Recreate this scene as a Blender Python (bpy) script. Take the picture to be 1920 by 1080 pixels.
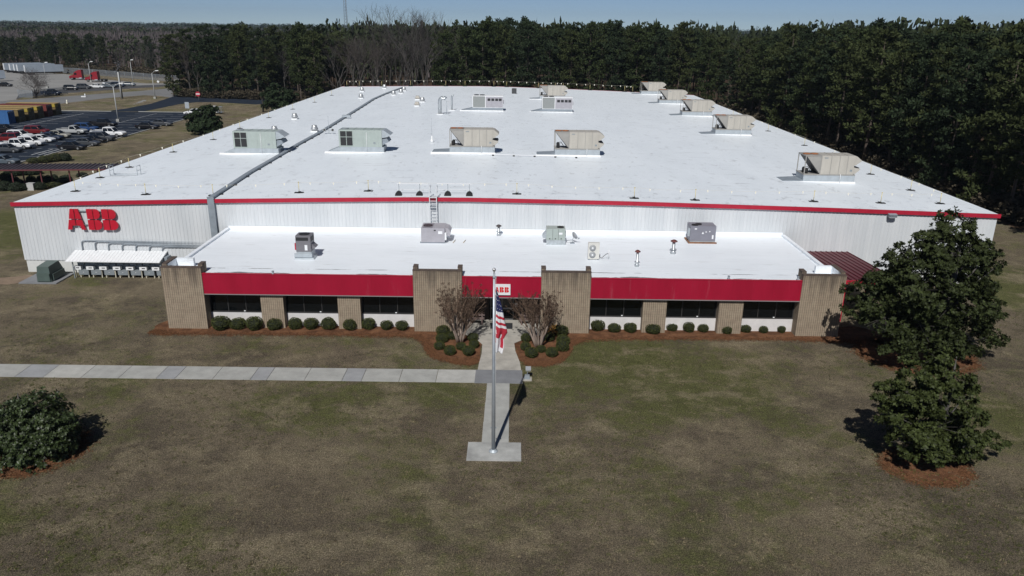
import bpy, bmesh, math, random
from mathutils import Vector, Matrix
R = math.radians
SC = bpy.context.scene
for o in list(bpy.data.objects): bpy.data.objects.remove(o)
COL = SC.collection

# ---------------------------------------------------------------- camera (solved from the roof edges, verticals and horizon)
F_PX, CAM_H, ROLL = 1430.0, 22.5, 0.0125
PITCH = math.atan(492 / F_PX)
_ct, _st, _cr, _sr = math.cos(PITCH), math.sin(PITCH), math.cos(ROLL), math.sin(ROLL)
FW = Vector((0, _ct, -_st)); UP0 = Vector((0, _st, _ct)); RT0 = Vector((1, 0, 0))
EX = RT0 * _cr + UP0 * _sr
EY = RT0 * _sr - UP0 * _cr
CPOS = Vector((0, 0, CAM_H))
cam = bpy.data.cameras.new('camera'); camo = bpy.data.objects.new('camera', cam); COL.objects.link(camo)
cam.sensor_width = 36.0; cam.lens = F_PX / 1920 * 36.0; cam.clip_start = 0.5; cam.clip_end = 30000
M = Matrix((EX, -EY, -FW)).transposed().to_4x4(); M.translation = CPOS
camo.matrix_world = M
SC.camera = camo

# ---------------------------------------------------------------- light
SUN_EL, SUN_AZ = R(46.5), R(10.5)
w = bpy.data.worlds.new('World'); SC.world = w; w.use_nodes = True
nt = w.node_tree; nt.nodes.clear()
sky = nt.nodes.new('ShaderNodeTexSky'); sky.sky_type = 'NISHITA'; sky.sun_disc = False
sky.sun_elevation = SUN_EL; sky.sun_rotation = math.pi + SUN_AZ
sky.altitude = 8000; sky.air_density = 1.0; sky.dust_density = 0.0; sky.ozone_density = 1.5
bg = nt.nodes.new('ShaderNodeBackground'); bg.inputs['Strength'].default_value = 0.056
wo = nt.nodes.new('ShaderNodeOutputWorld')
nt.links.new(sky.outputs[0], bg.inputs[0]); nt.links.new(bg.outputs[0], wo.inputs[0])
sl = bpy.data.lights.new('sun', 'SUN'); sl.energy = 4.0; sl.angle = R(0.5); sl.color = (1.0, 0.98, 0.945)
so = bpy.data.objects.new('sun', sl); COL.objects.link(so)
sdir = Vector((math.sin(SUN_AZ) * math.cos(SUN_EL), math.cos(SUN_AZ) * math.cos(SUN_EL), -math.sin(SUN_EL)))
so.rotation_euler = sdir.to_track_quat('-Z', 'Y').to_euler()
SC.view_settings.view_transform = 'Standard'; SC.view_settings.look = 'None'
SC.view_settings.exposure = 0.0; SC.view_settings.gamma = 1.0; SC.view_settings.use_curve_mapping = False
SC.cycles.max_bounces = 6; SC.cycles.transparent_max_bounces = 8

# ---------------------------------------------------------------- measuring helpers: a photo point on a known level or a known wall
def ray(px, py): return FW + EX * ((px - 960) / F_PX) + EY * ((py - 540) / F_PX)
def G(px, py, z=0.0):
    d = ray(px, py); t = (z - CAM_H) / d.z; return CPOS + d * t
def W(px, py, Y):
    d = ray(px, py); return CPOS + d * (Y / d.y)
def HZ(px, py, base):                     # height of a photo point that stands above ground point base
    return W(px, py, base.y).z

# ---------------------------------------------------------------- materials
MATS = {}
def mat(name, col, rough=0.6, metal=0.0, var=0.0, scale=3.0, bump=0.0, bscale=None, island=0.0, spec=0.5, coord='Object', stretch=(1, 1, 1), detail=4.0, col2=None, alpha=1.0):
    if name in MATS: return MATS[name]
    m = bpy.data.materials.new(name); MATS[name] = m; m.use_nodes = True
    n = m.node_tree.nodes; l = m.node_tree.links; b = n['Principled BSDF']
    b.inputs['Roughness'].default_value = rough; b.inputs['Metallic'].default_value = metal
    b.inputs['Specular IOR Level'].default_value = spec
    b.inputs['Base Color'].default_value = (*col, 1)
    if alpha < 1: b.inputs['Alpha'].default_value = alpha
    src = None
    if var or bump or col2:
        tc = n.new('ShaderNodeTexCoord'); mp = n.new('ShaderNodeMapping'); mp.inputs['Scale'].default_value = stretch
        if coord == 'World':
            ge = n.new('ShaderNodeNewGeometry'); l.new(ge.outputs['Position'], mp.inputs[0])
        else: l.new(tc.outputs[coord], mp.inputs[0])
        nz = n.new('ShaderNodeTexNoise'); nz.inputs['Scale'].default_value = scale; nz.inputs['Detail'].default_value = detail
        nz.inputs['Roughness'].default_value = 0.65
        l.new(mp.outputs[0], nz.inputs['Vector'])
    if var or col2:
        rp = n.new('ShaderNodeMapRange'); rp.inputs[1].default_value = 0.3; rp.inputs[2].default_value = 0.7
        l.new(nz.outputs['Fac'], rp.inputs[0])
        mx = n.new('ShaderNodeMix'); mx.data_type = 'RGBA'
        c1 = tuple(c * (1 - var) for c in col); c2 = col2 or tuple(min(1, c * (1 + var)) for c in col)
        mx.inputs[6].default_value = (*c1, 1); mx.inputs[7].default_value = (*c2, 1)
        l.new(rp.outputs[0], mx.inputs[0]); src = mx.outputs[2]
    if island:
        ge = n.new('ShaderNodeNewGeometry'); hs = n.new('ShaderNodeMapRange')
        hs.inputs[3].default_value = 1 - island; hs.inputs[4].default_value = 1 + island
        l.new(ge.outputs['Random Per Island'], hs.inputs[0])
        mu = n.new('ShaderNodeMix'); mu.data_type = 'RGBA'; mu.blend_type = 'MULTIPLY'; mu.inputs[0].default_value = 1
        if src: l.new(src, mu.inputs[6])
        else: mu.inputs[6].default_value = (*col, 1)
        l.new(hs.outputs[0], mu.inputs[7]); src = mu.outputs[2]
    if src: l.new(src, b.inputs['Base Color'])
    if bump:
        bp = n.new('ShaderNodeBump'); bp.inputs['Strength'].default_value = bump; bp.inputs['Distance'].default_value = 0.05
        if bscale:
            nb = n.new('ShaderNodeTexNoise'); nb.inputs['Scale'].default_value = bscale; nb.inputs['Detail'].default_value = 3
            l.new(mp.outputs[0], nb.inputs['Vector']); l.new(nb.outputs['Fac'], bp.inputs['Height'])
        else: l.new(nz.outputs['Fac'], bp.inputs['Height'])
        l.new(bp.outputs[0], b.inputs['Normal'])
    return m

class NB:                                  # tiny node-builder for the big surfaces
    def __init__(s, name, rough=0.9, spec=0.3):
        s.m = bpy.data.materials.new(name); s.m.use_nodes = True; s.n = s.m.node_tree.nodes; s.l = s.m.node_tree.links
        s.b = s.n['Principled BSDF']; s.b.inputs['Roughness'].default_value = rough; s.b.inputs['Specular IOR Level'].default_value = spec
        s.pos = s.n.new('ShaderNodeNewGeometry').outputs['Position']
    def mp(s, scale, loc=(0, 0, 0), rot=(0, 0, 0)):
        q = s.n.new('ShaderNodeMapping'); q.inputs['Scale'].default_value = scale; q.inputs['Location'].default_value = loc; q.inputs['Rotation'].default_value = rot
        s.l.new(s.pos, q.inputs[0]); return q.outputs[0]
    def noise(s, scale, detail=4, rough=0.6, vec=None, dist=0.0):
        q = s.n.new('ShaderNodeTexNoise'); q.inputs['Scale'].default_value = scale; q.inputs['Detail'].default_value = detail
        q.inputs['Roughness'].default_value = rough; q.inputs['Distortion'].default_value = dist
        s.l.new(vec or s.pos, q.inputs['Vector']); return q.outputs['Fac']
    def rng(s, v, a, b, c=0.0, d=1.0):
        q = s.n.new('ShaderNodeMapRange'); q.interpolation_type = 'SMOOTHSTEP'
        for i, x in zip((1, 2, 3, 4), (a, b, c, d)): q.inputs[i].default_value = x
        s.l.new(v, q.inputs[0]); return q.outputs[0]
    def mix(s, f, a, b, mode='MIX'):
        q = s.n.new('ShaderNodeMix'); q.data_type = 'RGBA'; q.blend_type = mode
        for k, v in ((0, f), (6, a), (7, b)):
            if isinstance(v, tuple): q.inputs[k].default_value = (*v, 1)
            elif isinstance(v, (int, float)): q.inputs[k].default_value = v
            else: s.l.new(v, q.inputs[k])
        return q.outputs[2]
    def math(s, op, a, b=0.0, c=None):
        q = s.n.new('ShaderNodeMath'); q.operation = op
        for k, v in enumerate((a, b, c)):
            if v is None: continue
            if isinstance(v, (int, float)): q.inputs[k].default_value = v
            else: s.l.new(v, q.inputs[k])
        return q.outputs[0]
    def sep(s):
        q = s.n.new('ShaderNodeSeparateXYZ'); s.l.new(s.pos, q.inputs[0]); return q.outputs
    def out(s, col, bump=None, bs=0.4, bd=0.05):
        s.l.new(col, s.b.inputs['Base Color'])
        if bump is not None:
            q = s.n.new('ShaderNodeBump'); q.inputs['Strength'].default_value = bs; q.inputs['Distance'].default_value = bd
            s.l.new(bump, q.inputs['Height']); s.l.new(q.outputs[0], s.b.inputs['Normal'])
        return s.m

# ---------------------------------------------------------------- mesh helpers
class MB:
    def __init__(s): s.v = []; s.f = []; s.mi = []; s.sm = []
    def add(s, vs, fs, mi=0, smooth=False):
        k = len(s.v); s.v += [tuple(v) for v in vs]
        for f in fs: s.f.append(tuple(i + k for i in f)); s.mi.append(mi); s.sm.append(smooth)
        return s
    def box(s, x0, x1, y0, y1, z0, z1, mi=0, M=None):
        vs = [Vector(p) for p in ((x0, y0, z0), (x1, y0, z0), (x1, y1, z0), (x0, y1, z0), (x0, y0, z1), (x1, y0, z1), (x1, y1, z1), (x0, y1, z1))]
        if M: vs = [M @ v for v in vs]
        return s.add(vs, [(0, 3, 2, 1), (4, 5, 6, 7), (0, 1, 5, 4), (1, 2, 6, 5), (2, 3, 7, 6), (3, 0, 4, 7)], mi)
    def hexa(s, bot, top, mi=0):               # two quads, bottom and top, same winding (counter-clockwise from above)
        return s.add(list(bot) + list(top), [(0, 3, 2, 1), (4, 5, 6, 7), (0, 1, 5, 4), (1, 2, 6, 5), (2, 3, 7, 6), (3, 0, 4, 7)], mi)
    def prism(s, poly, a, b, axis='y', mi=0):  # poly of (u,v): axis y -> (x,z), x -> (y,z), z -> (x,y)
        f = {'y': lambda p, t: (p[0], t, p[1]), 'x': lambda p, t: (t, p[0], p[1]), 'z': lambda p, t: (p[0], p[1], t)}[axis]
        n = len(poly); vs = [f(p, a) for p in poly] + [f(p, b) for p in poly]
        return s.add(vs, [tuple(range(n))[::-1], tuple(range(n, 2 * n))] + [(i, (i + 1) % n, n + (i + 1) % n, n + i) for i in range(n)], mi)
    def tube(s, pts, r, n=6, mi=0, smooth=True, caps=True):
        pts = [Vector(p) for p in pts]; rs = r if isinstance(r, (list, tuple)) else [r] * len(pts); k = len(s.v); ref = None
        for i, p in enumerate(pts):
            d = (pts[min(i + 1, len(pts) - 1)] - pts[max(i - 1, 0)]).normalized()
            if ref is None: ref = Vector((0, 0, 1)) if abs(d.z) < 0.9 else Vector((1, 0, 0))
            u = d.cross(ref).normalized(); v = d.cross(u); ref = -v if False else ref
            for j in range(n):
                a = 2 * math.pi * j / n; s.v.append(tuple(p + (u * math.cos(a) + v * math.sin(a)) * rs[i]))
        for i in range(len(pts) - 1):
            for j in range(n):
                s.f.append((k + i * n + j, k + i * n + (j + 1) % n, k + (i + 1) * n + (j + 1) % n, k + (i + 1) * n + j)); s.mi.append(mi); s.sm.append(smooth)
        if caps and n > 2:
            e = k + (len(pts) - 1) * n
            s.f.append(tuple(range(k, k + n))[::-1]); s.mi.append(mi); s.sm.append(False)
            s.f.append(tuple(range(e, e + n))); s.mi.append(mi); s.sm.append(False)
        return s
    def lathe(s, prof, n=12, c=(0, 0, 0), mi=0, smooth=True):
        k = len(s.v)
        for r, z in prof:
            for j in range(n):
                a = 2 * math.pi * j / n; s.v.append((c[0] + r * math.cos(a), c[1] + r * math.sin(a), c[2] + z))
        for i in range(len(prof) - 1):
            for j in range(n):
                s.f.append((k + i * n + j, k + i * n + (j + 1) % n, k + (i + 1) * n + (j + 1) % n, k + (i + 1) * n + j)); s.mi.append(mi); s.sm.append(smooth)
        e = k + (len(prof) - 1) * n
        s.f.append(tuple(range(k, k + n))[::-1]); s.mi.append(mi); s.sm.append(False)
        s.f.append(tuple(range(e, e + n))); s.mi.append(mi); s.sm.append(False)
        return s
    def mesh(s, name, mats, off=None, fix=True):
        me = bpy.data.meshes.new(name)
        vs = s.v if off is None else [(v[0] - off[0], v[1] - off[1], v[2] - off[2]) for v in s.v]
        me.from_pydata(vs, [], s.f)
        for m in (mats if isinstance(mats, (list, tuple)) else [mats]): me.materials.append(m)
        me.polygons.foreach_set('material_index', s.mi); me.polygons.foreach_set('use_smooth', s.sm)
        if fix:
            b = bmesh.new(); b.from_mesh(me); bmesh.ops.recalc_face_normals(b, faces=b.faces); b.to_mesh(me); b.free()
        me.update(); return me
    def build(s, name, mats, parent=None, world=False, loc=(0, 0, 0), fix=True):
        off = None
        if world: off = world_loc(parent) if parent else None
        o = bpy.data.objects.new(name, s.mesh(name, mats, off, fix)); COL.objects.link(o)
        o.parent = parent; o.location = loc; return o
def world_loc(o):
    p = Vector((0, 0, 0))
    while o: p = p + o.location; o = o.parent
    return p
def tag(o, label=None, cat=None, group=None, kind=None):
    if label: o['label'] = label
    if cat: o['category'] = cat
    if group: o['group'] = group
    if kind: o['kind'] = kind
    return o
def thing(name, label, cat, loc=(0, 0, 0), rz=0.0, group=None):
    o = bpy.data.objects.new(name, None); COL.objects.link(o); o.empty_display_size = 0.3
    o.location = loc; o.rotation_euler = (0, 0, rz); return tag(o, label, cat, group)
def dup(o, parent=None):
    c = o.copy(); COL.objects.link(c); c.parent = parent
    for ch in o.children: dup(ch, c)
    return c
def dup_at(o, loc, rz=0.0, label=None, group=None, scale=None):
    c = dup(o); c.location = loc; c.rotation_euler = (0, 0, rz)
    if label: c['label'] = label
    if group: c['group'] = group
    if scale: c.scale = scale if isinstance(scale, (tuple, list)) else (scale,) * 3
    return c
def ordinal(i): return ['first', 'second', 'third', 'fourth', 'fifth', 'sixth', 'seventh', 'eighth', 'ninth', 'tenth', 'eleventh', 'twelfth', 'thirteenth', 'fourteenth', 'fifteenth',
    'sixteenth', 'seventeenth', 'eighteenth', 'nineteenth', 'twentieth', 'twenty-first', 'twenty-second', 'twenty-third', 'twenty-fourth', 'twenty-fifth', 'twenty-sixth', 'twenty-seventh', 'twenty-eighth'][i]
rnd = random.Random(7)

# ---------------------------------------------------------------- plain materials
GALV = mat('galvanised_steel', (0.40, 0.44, 0.47), 0.45, 0.15, var=0.12, scale=2.0)
GALV2 = mat('dull_zinc', (0.25, 0.285, 0.32), 0.6, 0.1, var=0.15, scale=1.5)
STEEL = mat('grey_paint_steel', (0.25, 0.28, 0.30), 0.5, 0.2, var=0.1, scale=3)
WHITEP = mat('white_paint', (0.74, 0.75, 0.76), 0.5, var=0.05, scale=2)
BLACK = mat('black_rubber', (0.012, 0.012, 0.013), 0.8, var=0.2)
DARKG = mat('dark_grille', (0.02, 0.02, 0.022), 0.6)
RED = mat('red_metal', (0.40, 0.012, 0.035), 0.45, var=0.12, scale=1.2, coord='World')
GLASS = mat('dark_window_glass', (0.004, 0.005, 0.006), 0.12, spec=0.35)
FRAME = mat('dark_bronze_frame', (0.035, 0.033, 0.032), 0.5)
CONC = mat('concrete', (0.34, 0.34, 0.32), 0.9, var=0.16, scale=1.1, coord='World', bump=0.2, bscale=30, detail=8)
CONC2 = mat('dark_concrete', (0.19, 0.195, 0.205), 0.9, var=0.14, scale=1.0, coord='World', bump=0.2, bscale=30, detail=8)
CONC3 = mat('warm_concrete', (0.37, 0.35, 0.31), 0.9, var=0.25, scale=0.9, coord='World', bump=0.2, bscale=30, detail=9)
YEL = mat('yellow_paint', (0.66, 0.56, 0.26), 0.5, var=0.1)
CREAM = mat('cream_pennant', (0.78, 0.75, 0.64), 0.7)
# ================================================================ ground
def grass_material():
    k = NB('dormant_grass', 0.95, 0.15)
    big = k.noise(0.035, 5, 0.6, dist=0.6); mid = k.noise(0.16, 6, 0.65, k.mp((1, 1.1, 1), (31, 7, 0)), 0.35)
    sm = k.noise(1.3, 6, 0.7, k.mp((1, 1, 1), (5, 90, 0))); fine = k.noise(9.0, 5, 0.75); blade = k.noise(38.0, 3, 0.8)
    c = k.mix(k.rng(mid, 0.40, 0.60), (0.120, 0.098, 0.070), (0.200, 0.164, 0.110))
    c = k.mix(k.rng(big, 0.42, 0.62, 0, 0.7), c, (0.160, 0.127, 0.088))
    p = k.sep()
    # greener belt in front of the entrance and beside the east lawn
    dx = k.math('MULTIPLY', k.math('SUBTRACT', p[0], 6.0), 0.055); dy = k.math('MULTIPLY', k.math('SUBTRACT', p[1], 47.0), 0.10)
    d2 = k.math('ADD', k.math('MULTIPLY', dx, dx), k.math('MULTIPLY', dy, dy))
    belt = k.rng(d2, 0.0, 1.0, 0.20, 0.0)
    dx = k.math('MULTIPLY', k.math('SUBTRACT', p[0], 50.0), 0.09); dy = k.math('MULTIPLY', k.math('SUBTRACT', p[1], 66.0), 0.11)
    d3 = k.math('ADD', k.math('MULTIPLY', dx, dx), k.math('MULTIPLY', dy, dy))
    belt = k.math('ADD', belt, k.rng(d3, 0.0, 1.0, 0.26, 0.0))
    dx = k.math('MULTIPLY', k.math('ADD', p[0], 58.0), 0.09); dy = k.math('MULTIPLY', k.math('SUBTRACT', p[1], 80.0), 0.05)
    d4 = k.math('ADD', k.math('MULTIPLY', dx, dx), k.math('MULTIPLY', dy, dy))
    belt = k.math('ADD', belt, k.rng(d4, 0.0, 1.0, 0.22, 0.0))
    gm = k.noise(0.11, 7, 0.68, k.mp((1, 1.1, 1), (77, 13, 0)), 0.4)
    g = k.rng(k.math('ADD', k.math('ADD', gm, belt), k.math('MULTIPLY', k.math('SUBTRACT', sm, 0.5), 0.55)), 0.45, 0.68, 0, 0.88)
    c = k.mix(g, c, k.mix(fine, (0.072, 0.082, 0.026), (0.130, 0.132, 0.046)))
    straw = k.rng(k.noise(0.30, 6, 0.7, k.mp((1, 1.3, 1), (3, 44, 9)), 0.3), 0.47, 0.66, 0, 0.75)
    c = k.mix(straw, c, (0.255, 0.212, 0.138))
    # old tyre tracks worn into the turf: two long arcs
    for (cx, cy, r0) in ((3.0, 62.0, 27.2), (3.0, 62.0, 29.0), (26.0, 80.0, 45.0), (26.0, 80.0, 46.8)):
        ax = k.math('SUBTRACT', p[0], cx); ay = k.math('SUBTRACT', p[1], cy)
        rr = k.math('SQRT', k.math('ADD', k.math('MULTIPLY', ax, ax), k.math('MULTIPLY', ay, ay)))
        d = k.math('ABSOLUTE', k.math('SUBTRACT', rr, r0))
        wv = k.math('ADD', d, k.math('MULTIPLY', k.math('SUBTRACT', sm, 0.5), 0.5))
        tr = k.math('MULTIPLY', k.rng(wv, -0.05, 0.36, 0.62, 0.0), k.rng(gm, 0.42, 0.56))
        c = k.mix(k.math('MULTIPLY', tr, 0.5), c, (0.24, 0.20, 0.14))
    c = k.mix(1.0, c, k.rng(fine, 0.25, 0.75, 0.50, 1.50), 'MULTIPLY')
    c = k.mix(1.0, c, k.rng(k.noise(18.0, 2, 0.6), 0.3, 0.7, 0.55, 1.45), 'MULTIPLY')
    c = k.mix(k.rng(k.noise(3.0, 6, 0.75, k.mp((1, 1, 1), (17, 3, 0))), 0.52, 0.66, 0, 0.6), c, (0.075, 0.072, 0.042))
    c = k.mix(1.0, c, k.rng(blade, 0.28, 0.72, 0.50, 1.50), 'MULTIPLY')
    c = k.mix(1.0, c, k.rng(sm, 0.3, 0.7, 0.82, 1.18), 'MULTIPLY')
    return k.out(c, k.math('ADD', blade, fine), 0.9, 0.09)
GRASS = grass_material()
def sheet(name, pts, z, m, kind='structure'):
    b = MB(); b.add([(p[0], p[1], z) for p in pts], [tuple(range(len(pts)))])
    o = b.build(name, m); tag(o, kind=kind); return o
b = MB(); n = 24; S = 4500.0
def gc(i): t = i / n * 2 - 1; return S * t * abs(t) ** 1.5
for j in range(n + 1):
    for i in range(n + 1): b.v.append((gc(i), gc(j), 0))
for j in range(n):
    for i in range(n): b.f.append((j * (n + 1) + i, j * (n + 1) + i + 1, (j + 1) * (n + 1) + i + 1, (j + 1) * (n + 1) + i)); b.mi.append(0); b.sm.append(False)
tag(b.build('ground', GRASS), kind='structure')

def rough_edge(pts, step=0.5, amp=0.12, seed=1):
    r = random.Random(seed); out = []
    for i in range(len(pts)):
        a, c = Vector(pts[i][:2]), Vector(pts[(i + 1) % len(pts)][:2]); k = max(1, int((c - a).length / step))
        for q in range(k):
            p = a.lerp(c, q / k); out.append((p.x + r.uniform(-amp, amp), p.y + r.uniform(-amp, amp)))
    return out
def fan_sheet(name, pts, z, m):                  # concave outline: triangulate
    me = bpy.data.meshes.new(name); bm = bmesh.new(); vs = [bm.verts.new((p[0], p[1], z)) for p in pts]
    f = bm.faces.new(vs); bmesh.ops.triangulate(bm, faces=[f]); bmesh.ops.recalc_face_normals(bm, faces=bm.faces)
    for f in bm.faces:
        if f.normal.z < 0: f.normal_flip()
    bm.to_mesh(me); bm.free(); me.materials.append(m)
    o = bpy.data.objects.new(name, me); COL.objects.link(o); tag(o, kind='structure'); return o
# forest floor
k = NB('leaf_litter', 0.95, 0.1); LITTER = k.out(k.mix(k.rng(k.noise(0.5, 6, 0.7), 0.35, 0.65), (0.035, 0.025, 0.018), (0.085, 0.055, 0.035)))
fan_sheet('forest_ground', rough_edge([(58.5, 60), (61, 90), (62, 124), (61, 170), (60, 206), (52, 219), (0, 222), (-45, 222), (-66, 236), (-88, 240), (-104, 243), (-116, 262), (-122, 318), (-134, 322), (-197, 352), (-420, 420), (-900, 700), (-900, 1600), (900, 1600), (900, 60)], 4, 0.8), 0.004, LITTER)

# roads, yard, lot
ASPH = mat('asphalt', (0.019, 0.026, 0.040), 0.95, var=0.22, scale=0.35, coord='World', bump=0.2, bscale=25, detail=8, spec=0.12)
ASPH2 = mat('worn_asphalt', (0.062, 0.062, 0.066), 0.85, var=0.25, scale=0.2, coord='World', detail=8)
YARD = mat('yard_concrete', (0.24, 0.235, 0.225), 0.9, var=0.16, scale=0.08, coord='World', detail=8)
ROADC = mat('road_concrete', (0.17, 0.17, 0.17), 0.9, var=0.18, scale=0.12, coord='World', detail=8)
LINE = mat('line_paint', (0.42, 0.43, 0.44), 0.7, var=0.3, scale=2, coord='World')
def pxs(L): return [G(*p)[:2] for p in L]
fan_sheet('truck_yard', pxs([(-260, 128), (60, 134.5), (122, 139), (180, 147.5), (275, 156.5), (338, 156), (345, 160), (250, 165), (120, 175), (42, 179), (30, 187), (0, 190), (-260, 204)]), 0.006, YARD)
fan_sheet('yard_parking_strip', pxs([(30, 186), (36, 176.5), (120, 167), (250, 160.5), (335, 157.5), (345, 160), (250, 165.5), (130, 174), (45, 182)]), 0.010, ASPH2)
fan_sheet('road', pxs([(-260, 212), (-120, 199), (0, 190), (60, 186), (120, 181), (200, 175), (270, 170), (335, 164), (347, 164.5), (345, 171), (325, 184), (300, 180), (270, 178.5), (200, 184), (105, 195.5), (60, 200), (0, 206), (-120, 222), (-260, 240)]), 0.010, ROADC)
fan_sheet('driveway', pxs([(196, 209), (240, 203), (285, 194), (305, 187.5), (325, 181), (346, 177), (400, 183), (480, 187.5), (620, 178), (622, 184), (480, 196), (400, 191.5), (370, 191.5), (335, 195.5), (300, 203), (268, 209.2)]), 0.014, ASPH)
fan_sheet('parking_lot', [(-150, 100), (-82, 100), (-82, 137), (-80, 141), (-80, 203), (-150, 203)], 0.018, ASPH)
b = MB()                                          # kerbs of the lot: one run of concrete round its edge
b.box(-150, -105.3, 203.0, 203.3, 0, 0.15); b.box(-98.2, -79.7, 203.0, 203.3, 0, 0.15); b.box(-80.0, -79.7, 141, 203, 0, 0.15); b.box(-82.0, -81.7, 100, 141, 0, 0.15)
tag(b.build('kerb', CONC), kind='structure')
b = MB()                                          # stall lines
for x0, x1 in ((-86.0, -80.6), (-97.2, -86.6 - 0.2), (-113.5, -104.6)):
    for i in range(22 if x0 > -100 else 14):
        y = 106 + i * 4.4 if x0 > -100 else 142 + i * 4.4
        if y > 201: continue
        if x0 < -95 and x0 > -100:
            b.box(-97.0, -92.2, y, y + 0.13, 0.019, 0.022); b.box(-91.9, -87.2, y, y + 0.13, 0.019, 0.022)
        else: b.box(x0, x1, y, y + 0.13, 0.019, 0.022)
b.box(-92.18, -92.02, 104, 200, 0.019, 0.022); b.box(-109.9, -109.7, 150, 198, 0.019, 0.022)
for i in range(3): b.box(-82.5 - i * 1.2, -82.2 - i * 1.2, 134, 140.5, 0.019, 0.022)
tag(b.build('road_marking', LINE), kind='structure')

# walks
b = MB(); xs = [-60, -57.6]; 
pw = [2.5, 2.4, 1.9, 2.5, 2.45, 1.15, 2.4, 2.6, 2.5, 2.4, 1.2, 2.5, 2.5, 1.6, 2.5, 2.4, 1.3, 2.5, 2.5]
x = -2.42; i = 0; rw = random.Random(3)
dark = {3, 6, 9, 13, 16, 18}
while x > -62:
    ww = [2.6, 2.45, 2.5, 1.3, 2.5, 2.5, 1.1, 2.5, 2.5, 1.25, 2.5, 2.5, 2.5, 1.9, 2.5, 2.5, 2.5, 1.4, 2.5, 2.5][i % 20]
    b.box(x - ww + 0.03, x, 45.92, 47.86, -0.05, 0.035, mi=1 if (i % 20) in dark else (2 if i % 3 == 0 else 0)); x -= ww; i += 1
tag(b.build('sidewalk', [CONC, mat('grey_slab', (0.285, 0.29, 0.295), 0.9, var=0.14, scale=1.0, coord='World', bump=0.2, bscale=30, detail=8), mat('pale_concrete', (0.39, 0.385, 0.36), 0.9, var=0.14, scale=1.4, coord='World', detail=8)]), kind='structure')
b = MB(); b.box(-2.42, 0.78, 45.86, 47.88, -0.05, 0.04); tag(b.build('walkway_crossing', CONC2), kind='structure')
b = MB()
for y0, y1 in ((38.2, 40.6), (40.62, 43.1), (43.12, 45.84)): b.box(-1.62 + (y0 - 38) * 0.008, -0.08, y0, y1, -0.05, 0.032)
tag(b.build('flagpole_path', CONC), kind='structure')
b = MB(); b.box(-2.38, 0.62, 36.3, 38.18, -0.05, 0.07); tag(b.build('flagpole_pad', mat('pad_concrete', (0.36, 0.36, 0.345), 0.9, var=0.3, scale=0.8, coord='World', detail=8)), kind='structure')
fan_sheet('entrance_walk', [(-2.30, 47.9), (0.70, 47.9), (0.62, 49.2), (0.30, 51.2), (0.22, 52.6), (1.1, 53.6), (2.2, 54.2), (2.2, 57.38), (-3.78, 57.38), (-3.78, 54.4), (-2.7, 53.4), (-2.16, 52.3), (-2.14, 50.6), (-2.24, 49.2)], 0.034, CONC3)
b = MB()
for y in (49.6, 52.0, 54.3): b.box(-2.1 if y < 54 else -3.0, 0.25 if y < 54 else 1.6, y, y + 0.02, 0.0, 0.036)
tag(b.build('walk_joint', CONC2), kind='structure')

# mulch beds of pine straw
k = NB('pine_straw', 0.95, 0.1); st = k.noise(14, 5, 0.75, k.mp((1, 1, 1))); MULCH = k.out(k.mix(1.0, k.mix(k.rng(k.noise(1.2, 6, 0.7), 0.35, 0.65), (0.088, 0.042, 0.023), (0.185, 0.090, 0.047)), k.rng(st, 0.3, 0.7, 0.6, 1.35), 'MULTIPLY'), st, 0.7, 0.06)
fan_sheet('mulch_ground', rough_edge([(-27.8, 55.6), (-27.6, 54.0), (-26.0, 53.6), (-20, 53.75), (-12, 53.75), (-7.2, 53.7), (-6.4, 52.7), (-6.05, 51.3), (-5.5, 50.1), (-4.2, 49.3), (-3.0, 49.0), (-2.3, 49.5), (-2.16, 50.6), (-2.18, 52.3), (-2.72, 53.4), (-3.8, 54.4), (-3.8, 56.8), (-27.0, 56.8)], 0.4, 0.10, 2), 0.012, MULCH)
fan_sheet('mulch_ground', rough_edge([(0.32, 51.2), (0.62, 49.6), (1.2, 49.1), (2.4, 49.0), (3.5, 49.7), (4.1, 51.2), (4.4, 52.7), (5.4, 53.5), (14, 53.9), (22, 54.0), (26, 53.7), (29.5, 52.6), (30.5, 54.5), (27.5, 57), (26.5, 56.8), (2.22, 56.8), (2.22, 54.2), (1.12, 53.6), (0.24, 52.6)], 0.4, 0.10, 3), 0.012, MULCH)
def ring(cx, cy, rx, ry, seed): return rough_edge([(cx + rx * math.cos(a * math.pi / 8), cy + ry * math.sin(a * math.pi / 8)) for a in range(16)], 0.22, 0.16, seed)
fan_sheet('mulch_ground', ring(-26.7, 36.7, 3.0, 2.5, 4), 0.012, MULCH)
fan_sheet('mulch_ground', ring(22.7, 36.2, 2.1, 1.7, 5), 0.012, MULCH)
fan_sheet('mulch_ground', ring(29.6, 51.4, 4.0, 3.4, 6), 0.012, MULCH)
def scatter(name, m, seed, n, pick, size, h, blades, kind='stuff'):
    r = random.Random(seed); b = MB()
    for _ in range(n):
        x, y = pick(r)
        for _ in range(blades):
            a = r.uniform(0, 6.28); L = size * r.uniform(.5, 1.2); px_, py_ = x + r.gauss(0, size * .6), y + r.gauss(0, size * .6); d = Vector((math.cos(a), math.sin(a), 0)); q = Vector((px_, py_, .012)); u = d * L; v = Vector((-d.y, d.x, 0)) * L * .10 + Vector((0, 0, .004)); t_ = Vector((0, 0, h * r.uniform(.3, 1.2)))
            b.add([q - v, q + v, q + u * .6 + v * .6 + t_, q + u + t_ * .5, q + u * .6 - v * .6 + t_], [(0, 1, 2, 3, 4)])
    o = b.build(name, m, fix=False); tag(o, kind=kind); return o
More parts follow.
